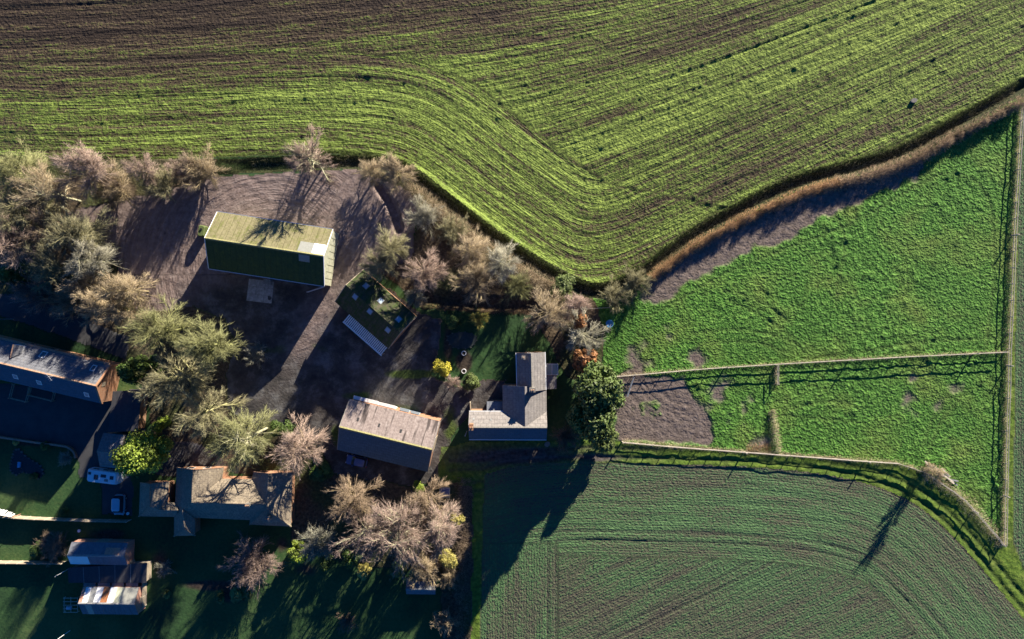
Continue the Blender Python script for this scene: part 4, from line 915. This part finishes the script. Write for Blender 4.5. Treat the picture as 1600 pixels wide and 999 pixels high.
for xx in (-1.25, -.1, 1.1): B().box(xx, xx+.08, -1.4, 1.3, .45, .54).build('bearer', MT['woodpale'], t)
for xx in (-1.25, 1.1):
    for yy in (-1.35, 1.15): B().box(xx, xx+.09, yy, yy+.09, 0, .45).build('leg', MT['woodpale'], t)
tag(B().put(*boxdata(-.5, .4, -.28, .25, .66, .95)).prism([(-.35,-.2),(.25,-.2),(.3,.15),(-.3,.2)], .95, 1.1).build('plastic_sheet', MT['carsilver'], None, W(113, 947, 0)), 'crumpled pale blue plastic sheet on the timber grid', 'plastic sheet')
# washing on the line at the left edge
t = thing('washing_line', 'white sheets on a washing line at the left edge above the fence', 'washing line', W(15, 799))
B().tube((-4.5, .55, 1.9), (1.9, -.5, 1.9), .02, .02, 5).build('line', MT['white'], t); B().tube((1.9, -.5, -.1), (1.9, -.5, 2.05), .05, .05).build('post', MT['pink'], t)
B().tube((-4.5, .55, -.1), (-4.5, .55, 2.05), .05, .05).build('post', MT['pink'], t)
for x, w_, s_ in ((-1.9, 1.3, .45), (-.5, 1.5, .6), (.75, .8, .4), (1.4, .35, .2)):
    n = 8; v = []
    for i in range(n+1):
        xx = x-w_/2+w_*i/n; yl = -.165*(xx+1.3); wv = .07*math.sin(i*1.9)
        v += [(xx, yl, 1.9), (xx, yl+s_*.6+wv, 1.25), (xx, yl+s_+wv, .75)]
    f = [(i*3+k, i*3+k+1, (i+1)*3+k+1, (i+1)*3+k) for i in range(n) for k in (0, 1)]
    m2 = len(v); v += [(a, c_-.015, d_-.01) for a, c_, d_ in v]; f += [tuple(k+m2 for k in g)[::-1] for g in f]
    B().put(v, f).build('sheet', MT['white'], t)
for i, (px, py, lab) in enumerate(((125,829,'small white tub among the beds above the tin shed'),(201,802,'small white pot by the corner of the parking bay'),(254,891,'pale round stone in the bed east of the garden sheds'))):
    tag(B().tube((0,0,-.05), (0,0,.3), .2, .26, 10).tube((0,0,.3), (0,0,.34), .28, .28, 10).build('garden_pot', MT['white'], None, W(px, py)), lab, 'pot')
t = thing('timber_pile', 'heap of broken grey timbers at the bend of the lower pasture fence', 'timber pile', W(1468, 738))
r_ = random.Random(8)
for k in range(15):
    L = r_.uniform(1.2, 2.8); x, y = r_.uniform(-2.4, 2.6), r_.uniform(-.6, .6); y -= x*.55
    o = B().box(-L/2, L/2, -.13, .13, 0, .08).build('plank', MT['woodpale' if k % 3 else 'grey'], t, (x, y, .15+.05*k)); o.rotation_euler = (r_.uniform(-.15,.15), r_.uniform(-.2,.2), r_.uniform(-.9, -.2))
tag(B().prism([(.55*math.cos(a)*(1+.2*math.sin(2*a)), .4*math.sin(a)) for a in np.linspace(0, 2*math.pi, 10, endpoint=False)], -.1, .35).build('boulder', MT['stone'], None, W(1427, 158)), 'pale heap of stone lying alone in the winter field', 'stone')
tag(B().prism([(.5*math.cos(a)*(1+.2*math.sin(2*a)), .45*math.sin(a)) for a in np.linspace(0, 2*math.pi, 9, endpoint=False)], -.1, .4).build('boulder', MT['stone'], None, W(855, 694)), 'pale stone at the south-east corner of the farmhouse', 'stone')

# ------------------------------------------------------------------ trees and plants
def twigmat(name, k=1.0, leafy=False):
    m = M(name, 0.85 if not leafy else 0.6, 0.2 if not leafy else 0.3)
    oi = m.n('ShaderNodeObjectInfo'); r_ = m.attr('r')
    v = m.mp(r_, 0, 1, 0.32*k, 1.6*k)
    c = m.mix(1.0, oi.outputs['Color'], m.comb(v, v, v), 'MULTIPLY'); m.col(c)
    return m.m
TWIG = twigmat('twigs'); LEAF = twigmat('leaves', 1.0, True); STRAW = twigmat('dry_grass')
_b = M('branch_bark', 0.9); _oi = _b.n('ShaderNodeObjectInfo')
_b.col(_b.mix(_b.mp(_b.noise(_b.obj(), 1.5, 4), .35, .65), _b.mix(1.0, _oi.outputs['Color'], (1.2, 1.2, 1.1), 'MULTIPLY'), _b.mix(1.0, _oi.outputs['Color'], (.75, .8, .6), 'MULTIPLY')))
BARK = _b.m
def cones(base, tip, rad, k=3, tipr=None):
    """many thin cones (or frusta) as one vertex/face array"""
    n = len(base); d = tip-base; d = d/np.linalg.norm(d, axis=1, keepdims=True)
    h = np.where(np.abs(d[:, 2:3]) < .9, np.array([[0, 0, 1.]]), np.array([[1., 0, 0]])); a = np.cross(d, h); a /= np.linalg.norm(a, axis=1, keepdims=True); b_ = np.cross(d, a)
    ang = np.arange(k)*2*math.pi/k
    ringv = base[:, None, :]+rad[:, None, None]*(np.cos(ang)[None, :, None]*a[:, None, :]+np.sin(ang)[None, :, None]*b_[:, None, :])
    if tipr is None:
        v = np.concatenate([ringv, tip[:, None, :]], 1).reshape(-1, 3); o = (np.arange(n)*(k+1))[:, None, None]
        f = np.array([[i, (i+1) % k, k] for i in range(k)])[None]; return v, (o+f).reshape(-1, 3)
    r2 = tip[:, None, :]+tipr[:, None, None]*(np.cos(ang)[None, :, None]*a[:, None, :]+np.sin(ang)[None, :, None]*b_[:, None, :])
    v = np.concatenate([ringv, r2], 1).reshape(-1, 3); o = (np.arange(n)*(2*k))[:, None, None]
    f = []
    for i in range(k): j = (i+1) % k; f += [[i, j, k+j], [i, k+j, k+i]]
    return v, (o+np.array(f)[None]).reshape(-1, 3)
def with_r(me, per, rnd):
    at = me.attributes.new('r', 'FLOAT', 'POINT'); at.data.foreach_set('value', np.repeat(rnd, per).astype(np.float32)); return me
def unit(v): return v/np.maximum(np.linalg.norm(v, axis=-1, keepdims=True), 1e-9)
def bare_tree(seed, style):
    """normalised to height 10 and crown radius 4.3: returns trunk mesh and crown mesh"""
    g = np.random.default_rng(seed); seg = []
    P = dict(tall=dict(th=4.4, nl=14, ln=(2.8, 4.4), up=.8, droop=.02, sub=11), round=dict(th=3.4, nl=17, ln=(2.8, 4.8), up=.8, droop=.03, sub=10), shrub=dict(th=.5, nl=40, ln=(3.5, 6.5), up=1.0, droop=.03, sub=7), spread=dict(th=3.8, nl=15, ln=(3.2, 5.4), up=.65, droop=.03, sub=11))[style]
    def path(p, d, L, r0, r1, n, curl, droop):
        pts = [p]; step = L/n
        for i in range(n):
            d = unit(d+g.normal(0, curl, 3)+np.array([0, 0, droop])); p = p+d*step; pts.append(p)
        rr = np.linspace(r0, r1, n+1)
        for i in range(n): seg.append((pts[i], pts[i+1], rr[i], rr[i+1]))
        return pts
    tp = path(np.zeros(3), np.array([0, 0, 1.]), P['th'], .22 if style != 'shrub' else .3, .15, 4, .06, 0)
    lev2 = []; off = g.random(); cen = np.array([0, 0, P['th']*.9])
    def radial(p): return unit(p-cen+np.array([0, 0, .25]))
    for i in range(P['nl']):
        az = 2*math.pi*(i*0.618+off+g.normal(0, .04)); up = P['up']*g.uniform(.15, 2.6); d = unit(np.array([math.cos(az), math.sin(az), up]))
        st = tp[-1] if style == 'shrub' else tp[g.integers(1, 5)]
        L = g.uniform(*P['ln']); pts = path(st, d, L, .11 if style != 'shrub' else .07, .04, 6, .09 if style != 'shrub' else .05, P['droop'])
        for k in range(P['sub']):
            f = g.uniform(.08, .95); j = min(int(f*6), 5); p = pts[j]+(pts[j+1]-pts[j])*(f*6-j)
            main = unit(pts[j+1]-pts[j]); lev2.append((p, unit(main*.6+radial(p)*.6+g.normal(0, .38, 3)), g.uniform(1.2, 2.3)*(1.25-.6*f)))
    if style != 'shrub':
        pts = path(tp[-1], np.array([g.normal(0, .15), g.normal(0, .15), 1.]), 4.2 if style == 'tall' else 3.2, .14, .04, 6, .10, .05)
        for k in range(30): j = g.integers(0, 6); lev2.append((pts[j], unit(g.normal(0, .8, 3)+np.array([0, 0, .35])), g.uniform(1.2, 2.4)))
    q, d, L = [], [], []
    for p, dd_, l_ in lev2:
        pts = path(p, dd_, l_, .042, .02, 3, .10, .02)
        for k in range(8):
            f = g.uniform(.1, 1.0); j = min(int(f*3), 2); x = pts[j]+(pts[j+1]-pts[j])*(f*3-j); q.append(x); d.append(unit(unit(pts[j+1]-pts[j])*.7+radial(x)*.45+g.normal(0, .40, 3))); L.append(g.uniform(.6, 1.3))
    b0 = np.array([s_[0] for s_ in seg]); b1 = np.array([s_[1] for s_ in seg]); r0 = np.array([s_[2] for s_ in seg]); r1 = np.array([s_[3] for s_ in seg])
    vt, ft = cones(b0, b1, r0, 4, r1)
    q = np.array(q); d = np.array(d); L = np.array(L)[:, None]
    base = [q]; tips = [q+d*L]; rad = [np.full(len(q), .025)]
    for k in range(6):
        f = g.uniform(.15, .98, (len(q), 1)); p = q+d*L*f; dd_ = unit(d+g.normal(0, .36, d.shape)); base.append(p); tips.append(p+dd_*g.uniform(.3, .85, (len(q), 1))); rad.append(np.full(len(q), .015))
    base, tips, rad = map(np.concatenate, (base, tips, rad))
    v, f = cones(base, tips, rad)
    sc = np.array([4.3/np.percentile(np.hypot(tips[:, 0], tips[:, 1]), 93)]*2+[10/np.percentile(tips[:, 2], 99)])
    if style != 'shrub':
        for arr in (vt, v):
            z = arr[:, 2]*sc[2]; arr[:, 2] = np.interp(z, [-1, 0, 2.5, 11], [-1, 0, 4.3, 11])/sc[2]
    return mesh('trunk', vt*sc, tris=ft), with_r(mesh('crown', v*sc, tris=f), 4, g.random(len(base)))
def leaf_crown(seed, n=9000, size=.22, lobes=26, shape='round'):
    """leaf clumps through a crown, normalised to height 10, radius 4"""
    g = np.random.default_rng(seed); cs = []
    for i in range(lobes):
        a = g.random()*2*math.pi; h = g.random(); rr = math.sqrt(g.random())
        prof = {'round': math.sin(math.pi*(.12+.83*h))**.6, 'cone': (1-h)**.7*.95+.08, 'bush': math.sqrt(max(0, 1-(h*.95)**2)), 'wild': 1.22*math.sin(math.pi*(.12+.83*h))**.5}[shape]
        z0 = {'round': 2.0, 'cone': 1.2, 'bush': 1.0, 'wild': 1.6}[shape]
        cs.append((math.cos(a)*rr*2.9*prof, math.sin(a)*rr*2.9*prof, z0+h*(9.0-z0), g.uniform(.8, 1.6)))
    cs = np.array(cs); k = g.integers(0, lobes, n); d = unit(g.normal(0, 1, (n, 3))); rad = cs[k, 3]*g.uniform(.45, 1.1, n)
    p = cs[k, :3]+d*rad[:, None]*np.array([1, 1, .85]); nrm = unit(d+g.normal(0, .55, (n, 3))+np.array([0, 0, .25]))
    a = unit(np.cross(nrm, g.normal(0, 1, (n, 3)))); b_ = np.cross(nrm, a); s_ = size*g.uniform(.6, 1.35, n)[:, None]
    v = np.stack([p-a*s_, p-b_*s_*.5, p+a*s_+nrm*s_*.15, p+b_*s_*.5], 1).reshape(-1, 3); q = np.arange(n*4).reshape(-1, 4)
    rnd = np.clip(.35*g.random(n)+.65*g.random(lobes)[k], 0, 1)
    crown = with_r(mesh('crown', v, quads=q), 4, rnd)
    seg0 = np.array([[0, 0, -.2]]*1+[[0, 0, 2.0]]*lobes); seg1 = np.array([[0, 0, 6.5]]+[list(c_[:3]) for c_ in cs]); r0 = np.array([.32]+[.1]*lobes); r1 = np.array([.12]+[.03]*lobes)
    v, f = cones(seg0, seg1, r0, 5, r1); return mesh('trunk', v, tris=f), crown
PROTO = {}
for i, (k, st) in enumerate((('tall','tall'),('tall2','tall'),('round','round'),('round2','round'),('spread','spread'),('spread2','spread'),('shrub','shrub'),('shrub2','shrub'))):
    PROTO[k] = (*bare_tree(300+i, st), TWIG)
PROTO['ever'] = (*leaf_crown(1, 24000, .20, 75, 'round'), LEAF); PROTO['ever2'] = (*leaf_crown(12, 17000, .25, 42, 'wild'), LEAF)
PROTO['bush'] = (*leaf_crown(3, 5000, .34, 18, 'bush'), LEAF); PROTO['bush2'] = (*leaf_crown(4, 5000, .30, 24, 'bush'), LEAF)
for k, p in PROTO.items(): p[0].materials.append(BARK); p[1].materials.append(p[2])
COLS = dict(ever=(.085,.12,.03), pink=(.345,.255,.205), tan=(.40,.315,.20), brown=(.27,.20,.135), olive=(.30,.275,.155), ygreen=(.245,.245,.11), pale=(.38,.355,.265), grey=(.27,.26,.20), dgreen=(.035,.062,.018),
            lime=(.20,.265,.03), green=(.075,.12,.022), yellow=(.48,.42,.04), rust=(.33,.15,.055), mid=(.12,.155,.04), gold=(.36,.31,.08), hedge=(.38,.235,.12), tan2=(.31,.225,.145), straw=(.50,.42,.27), redbud=(.35,.255,.205))
def plant(name, label, cat, px, py, rpx, h, proto, color, group=None, bark=None, flat=1.0, fz=.70):
    if group == WOOD: h *= 1.25
    if group == BELT: h *= .72
    if group == LOWG: h *= 1.15
    x, y, _ = W(px, py, h*fz); rad = rpx/S*(H-h*fz)/H
    tr, cr, _m = PROTO[proto]; hz = 10.0
    t = thing(name, label, cat, (x, y, float(ground_z(x, y))-.05), random.uniform(0, 6.28), group)
    sx = rad/4.5
    for n_, me in (('trunk', tr), ('crown', cr)):
        o = add(n_, me, None, t); o.scale = (sx, sx*flat, h/hz)
        c_ = COLS[color] if n_ == 'crown' or bark is None else COLS[bark]; jit = random.uniform(.88, 1.12)*(.88 if n_ == 'crown' and _m is TWIG else 1.0)
        o.color = (c_[0]*jit, c_[1]*jit, c_[2]*jit, 1)
    return t
WOOD = 'trees of the left-hand wood'; BELT = 'trees of the belt beside the ditch'; MIDG = 'trees between the yard and the houses'; LOWG = 'trees of the lower copse'
for row in [
 # left wood
 ('bare_tree','tall pinkish bare tree rising into the field, leftmost of that edge','tree',130,262,42,12,'tall','pink',WOOD),
 ('bare_tree','slim pinkish bare tree poking into the field beside the tall pink one','tree',215,262,26,9,'tall2','pink',WOOD),
 ('scrub_bush','wide brown scrub bush at the east tip of the left wood','bush',308,265,34,5,'shrub','tan',WOOD),
 ('scrub_bush','pink-tinged scrub bush just left of the wood\'s east tip','bush',282,263,22,5,'shrub2','pink',WOOD),
 ('scrub_bush','brown scrub bush below the tall pinkish tree','bush',165,292,38,6,'shrub2','tan',WOOD),
 ('scrub_bush','yellowish low scrub bush at the wood\'s edge above the yard','bush',245,286,30,5,'shrub','olive',WOOD),
 ('bare_tree','olive green bare tree in the field corner at the left edge','tree',18,268,46,9,'round','ygreen',WOOD),
 ('bare_tree','brown bare tree with pale crossing branches in the left wood','tree',72,300,46,10,'spread','tan',WOOD,'pale'),
 ('bare_tree','olive bare tree on the left edge below the field corner','tree',25,325,46,10,'round2','olive',WOOD),
 ('bare_tree','broad olive-brown bare tree at the wood\'s east side by the yard','tree',112,366,46,10,'round','olive',WOOD),
 ('bare_tree','pink bare tree at the left edge halfway down the wood','tree',16,382,42,11,'tall','pink',WOOD),
 ('bare_tree','brown bare tree in the middle of the left wood','tree',62,362,40,10,'spread2','brown',WOOD),
 ('bare_tree','pale grey-green bare tree with bright branches beside the yard','tree',140,408,37,9,'spread','pale',WOOD),
 ('bare_tree','olive bare tree in the lower middle of the left wood','tree',78,420,40,9,'round2','olive',WOOD),
 ('bare_tree','tan bare tree at the bottom of the wood next to the yard','tree',185,452,33,10.5,'round','tan',WOOD),
 ('bare_tree','tan bare tree just above the dark lane','tree',150,484,32,8.5,'round2','tan',WOOD),
 ('scrub_bush','greyish scrub bush above the lane in the middle of the wood\'s foot','bush',100,470,32,6,'shrub2','tan',WOOD),
 ('evergreen_bush','dark evergreen bush at the left edge above the lane','bush',12,430,24,5,'bush','green',WOOD),
 ('scrub_bush','pinkish scrub bush above the lane near the left edge','bush',48,456,32,6,'shrub','pink',WOOD),
 ('bare_tree','brown bare tree between the pale tree and the lane','tree',128,446,34,8,'spread2','tan',WOOD),
 ('bare_tree','tan bare tree where the wood meets the ivy-green trees','tree',190,486,28,9,'round2','tan',WOOD),
 # yard edge
 ('bare_tree','lone brownish bare tree at the field edge above the big barn','tree',480,243,42,13,'spread2','pink',None,'pale'),
 ('bare_tree','tan bare tree at the head of the dark trench, the left one','tree',578,268,25,9,'round','tan',BELT),
 ('bare_tree','broad tan bare tree at the head of the dark trench, the right one','tree',618,270,31,9,'round2','tan',BELT),
 ('scrub_bush','pale spiky grey bush alone beside the trench','bush',660,337,29,6,'shrub','pale',BELT),
 ('scrub_bush','greenish spiky bush next to the ditch scrub','bush',705,360,27,6,'shrub2','olive',BELT),
 ('bare_tree','olive bare tree north of the mossy outbuilding','tree',608,388,31,16,'round','olive',BELT),
 ('bare_tree','olive bare tree with pale branches overhanging the mossy outbuilding','tree',590,414,27,13,'spread','olive',BELT,'pale'),
 ('bare_tree','pinkish-brown round bare tree behind the mossy outbuilding','tree',662,424,36,18,'round2','redbud',BELT),
 ('bare_tree','grey-olive tree touching the east corner of the mossy outbuilding','tree',646,464,19,11,'round','grey',BELT),
 ('bare_tree','tan bare tree in the middle of the belt','tree',738,393,34,8,'round','tan',BELT),
 ('scrub_bush','large spiky tan bush above the dark gully','bush',742,438,37,10,'shrub','tan',BELT),
 ('bare_tree','greyish bare tree next to the ditch scrub','tree',782,412,31,8,'spread','pale',BELT),
 ('scrub_bush','pale green spiky bush east of the large tan one','bush',808,448,25,6,'shrub2','ygreen',BELT),
 ('evergreen_bush','dark green leafy bush at the bend of the ditch','bush',880,448,30,5,'bush2','mid',BELT),
 ('bare_tree','broad tan bare tree north of the farmhouse lawn','tree',855,488,39,8,'round2','tan',BELT),
 ('bare_tree','pinkish bare tree between the dark bush and the pale tree','tree',900,478,24,8,'tall','redbud',BELT),
 ('bare_tree','pale bare tree standing over the rust-brown beech','tree',912,522,37,10,'spread2','pale',BELT),
 ('beech_bush','rust-brown leafy beech bush below the pale bare tree','bush',916,564,27,6,'bush','rust',None),
 ('beech_bush','small rust-brown beech clump under the pale bare tree','bush',908,503,18,7,'bush2','rust',None),
 ('evergreen_tree','tall dark evergreen tree east of the farmhouse, the upper one','tree',936,612,50,17,'ever2','ever',None),
 ('evergreen_tree','dark evergreen tree east of the farmhouse, the lower one','tree',932,655,48,16,'ever2','ever',None),
 ('evergreen_bush','olive leafy bush at the foot of the evergreens by the track','bush',948,690,29,6,'bush2','mid',None),
 ('scrub_bush','grey-brown shrub at the south-east corner of the farmhouse','bush',885,685,22,4,'shrub','brown',None),
 ('scrub_bush','olive bush at the hedge corner by the blue tub','bush',962,463,25,4,'shrub','olive',None),
 ('scrub_bush','olive-brown bush on the ditch just past the hedge corner','bush',998,441,26,4,'shrub2','olive',None),
 # farmhouse garden
 ('garden_shrub','dark blue-green shrub above the covered pond','shrub',708,500,20,4,'bush','green',None),
 ('garden_shrub','small tan shrub right of the dark blue-green shrub','shrub',748,498,16,3,'shrub','gold',None),
 ('garden_shrub','bright yellow shrub beside the farm lane','shrub',689,575,20,3.5,'bush2','yellow',None),
 ('garden_shrub','bare reddish shrub under the bright yellow one','shrub',707,598,14,3,'spread','redbud',None),
 ('garden_shrub','yellow-green shrub next to the lower ring planter','shrub',736,597,18,3,'bush','mid',None),
 # ivy-green trees
 ('bare_tree','large yellow-green bare tree at the corner of the yard, topmost of its group','tree',242,516,42,18,'round','ygreen',MIDG),
 ('bare_tree','large green-tinged bare tree at the yard\'s dark west side','tree',325,542,41,17,'spread','ygreen',MIDG),
 ('bare_tree','broad olive bare tree in the centre of the ivy-green group','tree',270,590,48,15,'round2','olive',MIDG),
 ('evergreen_tree','dark ivy-clad tree at the end of the stable block','tree',203,580,30,13,'bush','green',MIDG),
 ('bare_tree','brownish bare tree between the garage and the lane','tree',312,644,47,15,'spread2','olive',MIDG),
 ('bare_tree','large pale green bare tree above the bungalow','tree',375,688,48,17,'spread','ygreen',MIDG,'pale'),
 ('bare_tree','pinkish-brown bare tree at the bungalow\'s north-east corner','tree',463,704,42,15,'round','pink',MIDG),
 ('evergreen_bush','dark green bush under the pinkish tree by the bungalow','bush',497,735,26,4,'bush','green',None),
 ('evergreen_bush','dark green ivy bush between the pale green tree and the pinkish one','bush',436,672,24,5,'bush2','green',None),
 ('evergreen_tree','round bright yellow-green evergreen tree beside the caravan','tree',213,711,47,13,'ever','lime',None),
 ('evergreen_bush','small bright green bush beside the round evergreen','bush',246,666,18,4,'bush2','lime',None),
 ('scrub_bush','small grey bush on the dark side of the yard','bush',398,552,20,3,'shrub2','grey',None),
 # lower gardens
 ('scrub_bush','spiky pinkish bare shrub alone on the bungalow\'s lawn','bush',390,885,44,6,'shrub','pink',None),
 ('evergreen_bush','small dark leafy bush below the spiky lawn shrub','bush',372,930,21,2.5,'bush','mid',None),
 ('evergreen_bush','small grey-green bush left of the dark leafy one on the lawn','bush',342,936,13,2,'bush2','mid',None),
 ('evergreen_bush','yellow-green leafy bush east of the bungalow\'s lawn','bush',464,866,24,5,'bush','lime',None),
 ('bare_tree','grey-green bare tree between the yellow-green bush and the copse','tree',497,850,29,8,'spread','grey',LOWG),
 ('evergreen_bush','green bush at the foot of the grey-green tree','bush',508,884,17,3,'bush2','green',None),
 ('bare_tree','brown bare tree at the copse\'s upper left','tree',548,785,40,12,'round','brown',LOWG),
 ('bare_tree','pinkish bare tree at the copse\'s lower left','tree',564,838,41,14,'spread2','pink',LOWG,'pale'),
 ('bare_tree','largest pink-tipped bare tree in the middle of the copse','tree',622,832,56,16,'spread','pink',LOWG,'pale'),
 ('bare_tree','pinkish bare tree right of the largest copse tree','tree',684,826,43,14,'tall','pink',LOWG,'pale'),
 ('bare_tree','brown bare tree at the copse\'s top right','tree',668,784,36,12,'round2','brown',LOWG),
 ('evergreen_bush','yellow-green bush at the barn end of the copse','bush',654,763,14,3,'bush2','lime',None),
 ('evergreen_bush','yellow-green bush at the copse\'s right edge by the hedge','bush',713,812,17,4,'bush','gold',None),
 ('evergreen_bush','yellowish bush at the copse\'s lower right','bush',700,876,22,4,'bush2','gold',None),
 ('scrub_bush','tan scrub bush over the blue-roofed shed','bush',663,895,28,5,'shrub','tan',None),
 ('scrub_bush','small tan scrub bush right of the blue-roofed shed','bush',700,905,17,4,'shrub2','tan',None),
 ('evergreen_bush','round olive-yellow bush on the lawn edge below the copse','bush',568,896,16,2.5,'bush','gold',None),
 ('evergreen_bush','olive-brown bush at the foot of the largest copse tree','bush',622,890,21,3,'bush2','mid',None),
 ('evergreen_bush','dark green bush at the copse\'s lower left foot','bush',545,876,20,4,'bush','green',None),
 ('scrub_bush','spiky pale shrub at the bottom edge by the hedge','bush',693,975,20,4,'shrub','tan',None),
 ('scrub_bush','small brown shrub on the lawn at the bottom edge','bush',541,975,16,3,'shrub2','brown',None),
 ('scrub_bush','dark brown shrub on the lawn left of the tin shed','bush',80,856,26,3,'shrub','brown',None),
 ('evergreen_bush','dark green shrub on the lawn further left of the tin shed','bush',55,862,16,2.5,'bush','green',None),
 ('pampas_grass','pale cream pampas grass by the end of the curved wall','grass',99,717,12,2,'shrub2','pale',None),
 ('evergreen_bush','small yellow-green plant in the bed below the curved wall','plant',23,692,7,1.2,'bush','gold',None),
 ('evergreen_bush','green plant on the edge of the kidney-shaped pond','plant',49,745,9,1.2,'bush2','green',None),
 ('evergreen_bush','dark shrub in the bed halfway along the curved wall','plant',68,698,10,1.5,'bush','green',None),
 ('evergreen_bush','small rounded shrub beside the long timber fence','plant',98,801,9,1.6,'bush2','green',None),
 ('scrub_bush','grey shrub in the bed between sheds and bungalow lawn','plant',255,890,14,1.8,'shrub','grey',None),
 ('evergreen_bush','olive clipped shrub on the bed south-east of the sheds','plant',259,930,10,1.5,'bush','mid',None),
 ('bare_tree','slender straw-coloured bare tree in the timber heap by the fence','tree',1466,741,15,6,'tall2','tan',None),
]:
    row = list(row); bark = row.pop() if len(row) == 11 else None
    plant(*row, bark=bark)

def hedge(name, label, cat, pts, width, h, color, dens=60, tl=.7, rad=.022, kind=None, smooth=True, wild=.35, mat=None, seed=1):
    """upright twigs or stems packed along a line"""
    g = np.random.default_rng(seed); L = catmull(pts, 6) if smooth and len(pts) > 2 else np.array(pts, float)
    P = np.array([W2(*p, 0) for p in L]); sl = np.linalg.norm(np.diff(P, axis=0), axis=1); cum = np.concatenate([[0], np.cumsum(sl)])
    n = int(cum[-1]*width*dens); s_ = g.random(n)*cum[-1]; i = np.clip(np.searchsorted(cum, s_, side='right')-1, 0, len(sl)-1); f = ((s_-cum[i])/sl[i])[:, None]
    p = P[i]*(1-f)+P[i+1]*f; d = unit(P[i+1]-P[i]); nn = np.stack([-d[:, 1], d[:, 0]], 1)
    lump = .35+.85*vnoise(s_/1.7, s_*0+seed, 201)+.35*vnoise(s_/.6, s_*0+seed+3, 205); off = np.clip(g.normal(0, .5, n), -1.2, 1.2)*(width/2)*(.75+.5*vnoise(s_/2.6, s_*0+seed+9, 203)); p = p+nn*off[:, None]
    hh = h*np.clip(1-(np.abs(off)/(width*.75))**2, .15, 1)*lump; zb = g.random(n)*hh*.75
    gz = ground_z(p[:, 0], p[:, 1]); base = np.column_stack([p, gz+zb])
    dirv = unit(np.column_stack([nn*(off/width*2)[:, None]*.9+g.normal(0, wild, (n, 2)), np.full(n, .8)])); tip = base+dirv*(tl*g.uniform(.5, 1.2, n))[:, None]
    v, fc = cones(base, tip, np.full(n, rad)*g.uniform(.7, 1.4, n)); me = with_r(mesh(name, v, tris=fc), 4, np.clip(g.random(n)*.6+.4*vnoise(s_/1.2, off, 207), 0, 1))
    o = add(name, me, mat or TWIG); o.color = (*COLS[color], 1); tag(o, label, cat, kind=kind); return o
hedge('hedge', 'tan bramble scrub running along the south bank of the ditch', 'hedge', [(636,290),(690,332),(740,375),(790,412),(840,438),(880,456)], 3.0, 2.2, 'tan', 95, .7, seed=1)
hedge('hedge', 'orange-brown trimmed hedge along the ditch above the bare strip', 'hedge', [(1015,436),(1060,402),(1100,376),(1150,349),(1200,325),(1264,299),(1310,287)], 1.6, 1.8, 'hedge', 210, .5, .030, seed=2)
hedge('hedge', 'brown trimmed hedge along the upper end of the ditch', 'hedge', [(1305,288),(1360,275),(1424,251),(1470,226),(1520,199),(1560,178),(1594,160)], 2.1, 2.0, 'tan2', 190, .5, .030, seed=3)
hedge('hedge', 'dark bare hedge between the copse and the drilled field', 'hedge', [(727,745),(722,850),(718,930),(716,1020)], 2.2, 1.9, 'brown', 80, .6, seed=4)
hedge('hedge', 'short straw-coloured hedge remnant standing across the lower pasture', 'hedge', [(1206,640),(1209,670),(1214,706)], 1.3, .9, 'straw', 160, .4, .018, seed=5)
hedge('hedge', 'low dark hedge between the winter field and the big barn\'s yard', 'hedge', [(340,262),(400,262),(450,262)], 1.2, .9, 'dgreen', 60, .5, seed=6)
for lab, pts, wd, h, dn, col_ in (('dry pale grass under the pasture-dividing fence', MIDF, .55, .30, 120, 'straw'), ('dry pale grass along the lower pasture fence', LOWF[:6], .9, .40, 120, 'straw'),
      ('rough dry grass and dock stems on the bend of the lower fence', LOWF[5:], 2.4, .5, 90, 'straw'), ('dry grass along the right-hand fence', RIGF, 1.3, .45, 100, 'straw'),
      ('dry grass on the rail fence stub', [(1213,571),(1211,602)], .9, .4, 150, 'straw'), ('reddish dead bracken along the gully above the farmhouse lawn', [(668,480),(720,486),(780,488),(830,488)], .9, .5, 120, 'hedge')):
    hedge('dry_grass', lab, 'grass', pts, wd, h, col_, dn, .35, .016, 'stuff', False, .5, STRAW, seed=len(lab))
hedge('dry_grass', 'reddish dead grass at the foot of the hedge remnant', 'grass', [(1165,702),(1205,700)], 1.6, .2, 'hedge', 120, .3, .016, 'stuff', False, .5, STRAW, seed=77)

hedge('ditch_grass', 'tangled dead grass and rushes in the ditch below the winter field', 'grass', [tuple(p) for p in DITCH[4:-6:3]], 1.9, .55, 'olive', 45, .5, .018, 'stuff', False, .6, STRAW, seed=81)
hedge('ditch_grass', 'tangled green grass on the field lip of the ditch', 'grass', [tuple(p) for p in D[40:-6:3]], 1.1, .4, 'mid', 60, .4, .02, 'stuff', False, .6, STRAW, seed=83)
t = thing('water_tank', 'dark green water tank against the west gable of the big barn', 'tank', W(321, 363), math.radians(-8))
loft([ring(-.55, .55, .95, -.1, .12), ring(-.6, .6, 1.0, 1.5, .15), ring(-.45, .45, .85, 1.75, .2)]).build('tank', MT['lawnboard'], t); B().tube((0, .3, 1.7), (0, .3, 1.9), .22, .2, 10).build('lid', MT['dark'], t)
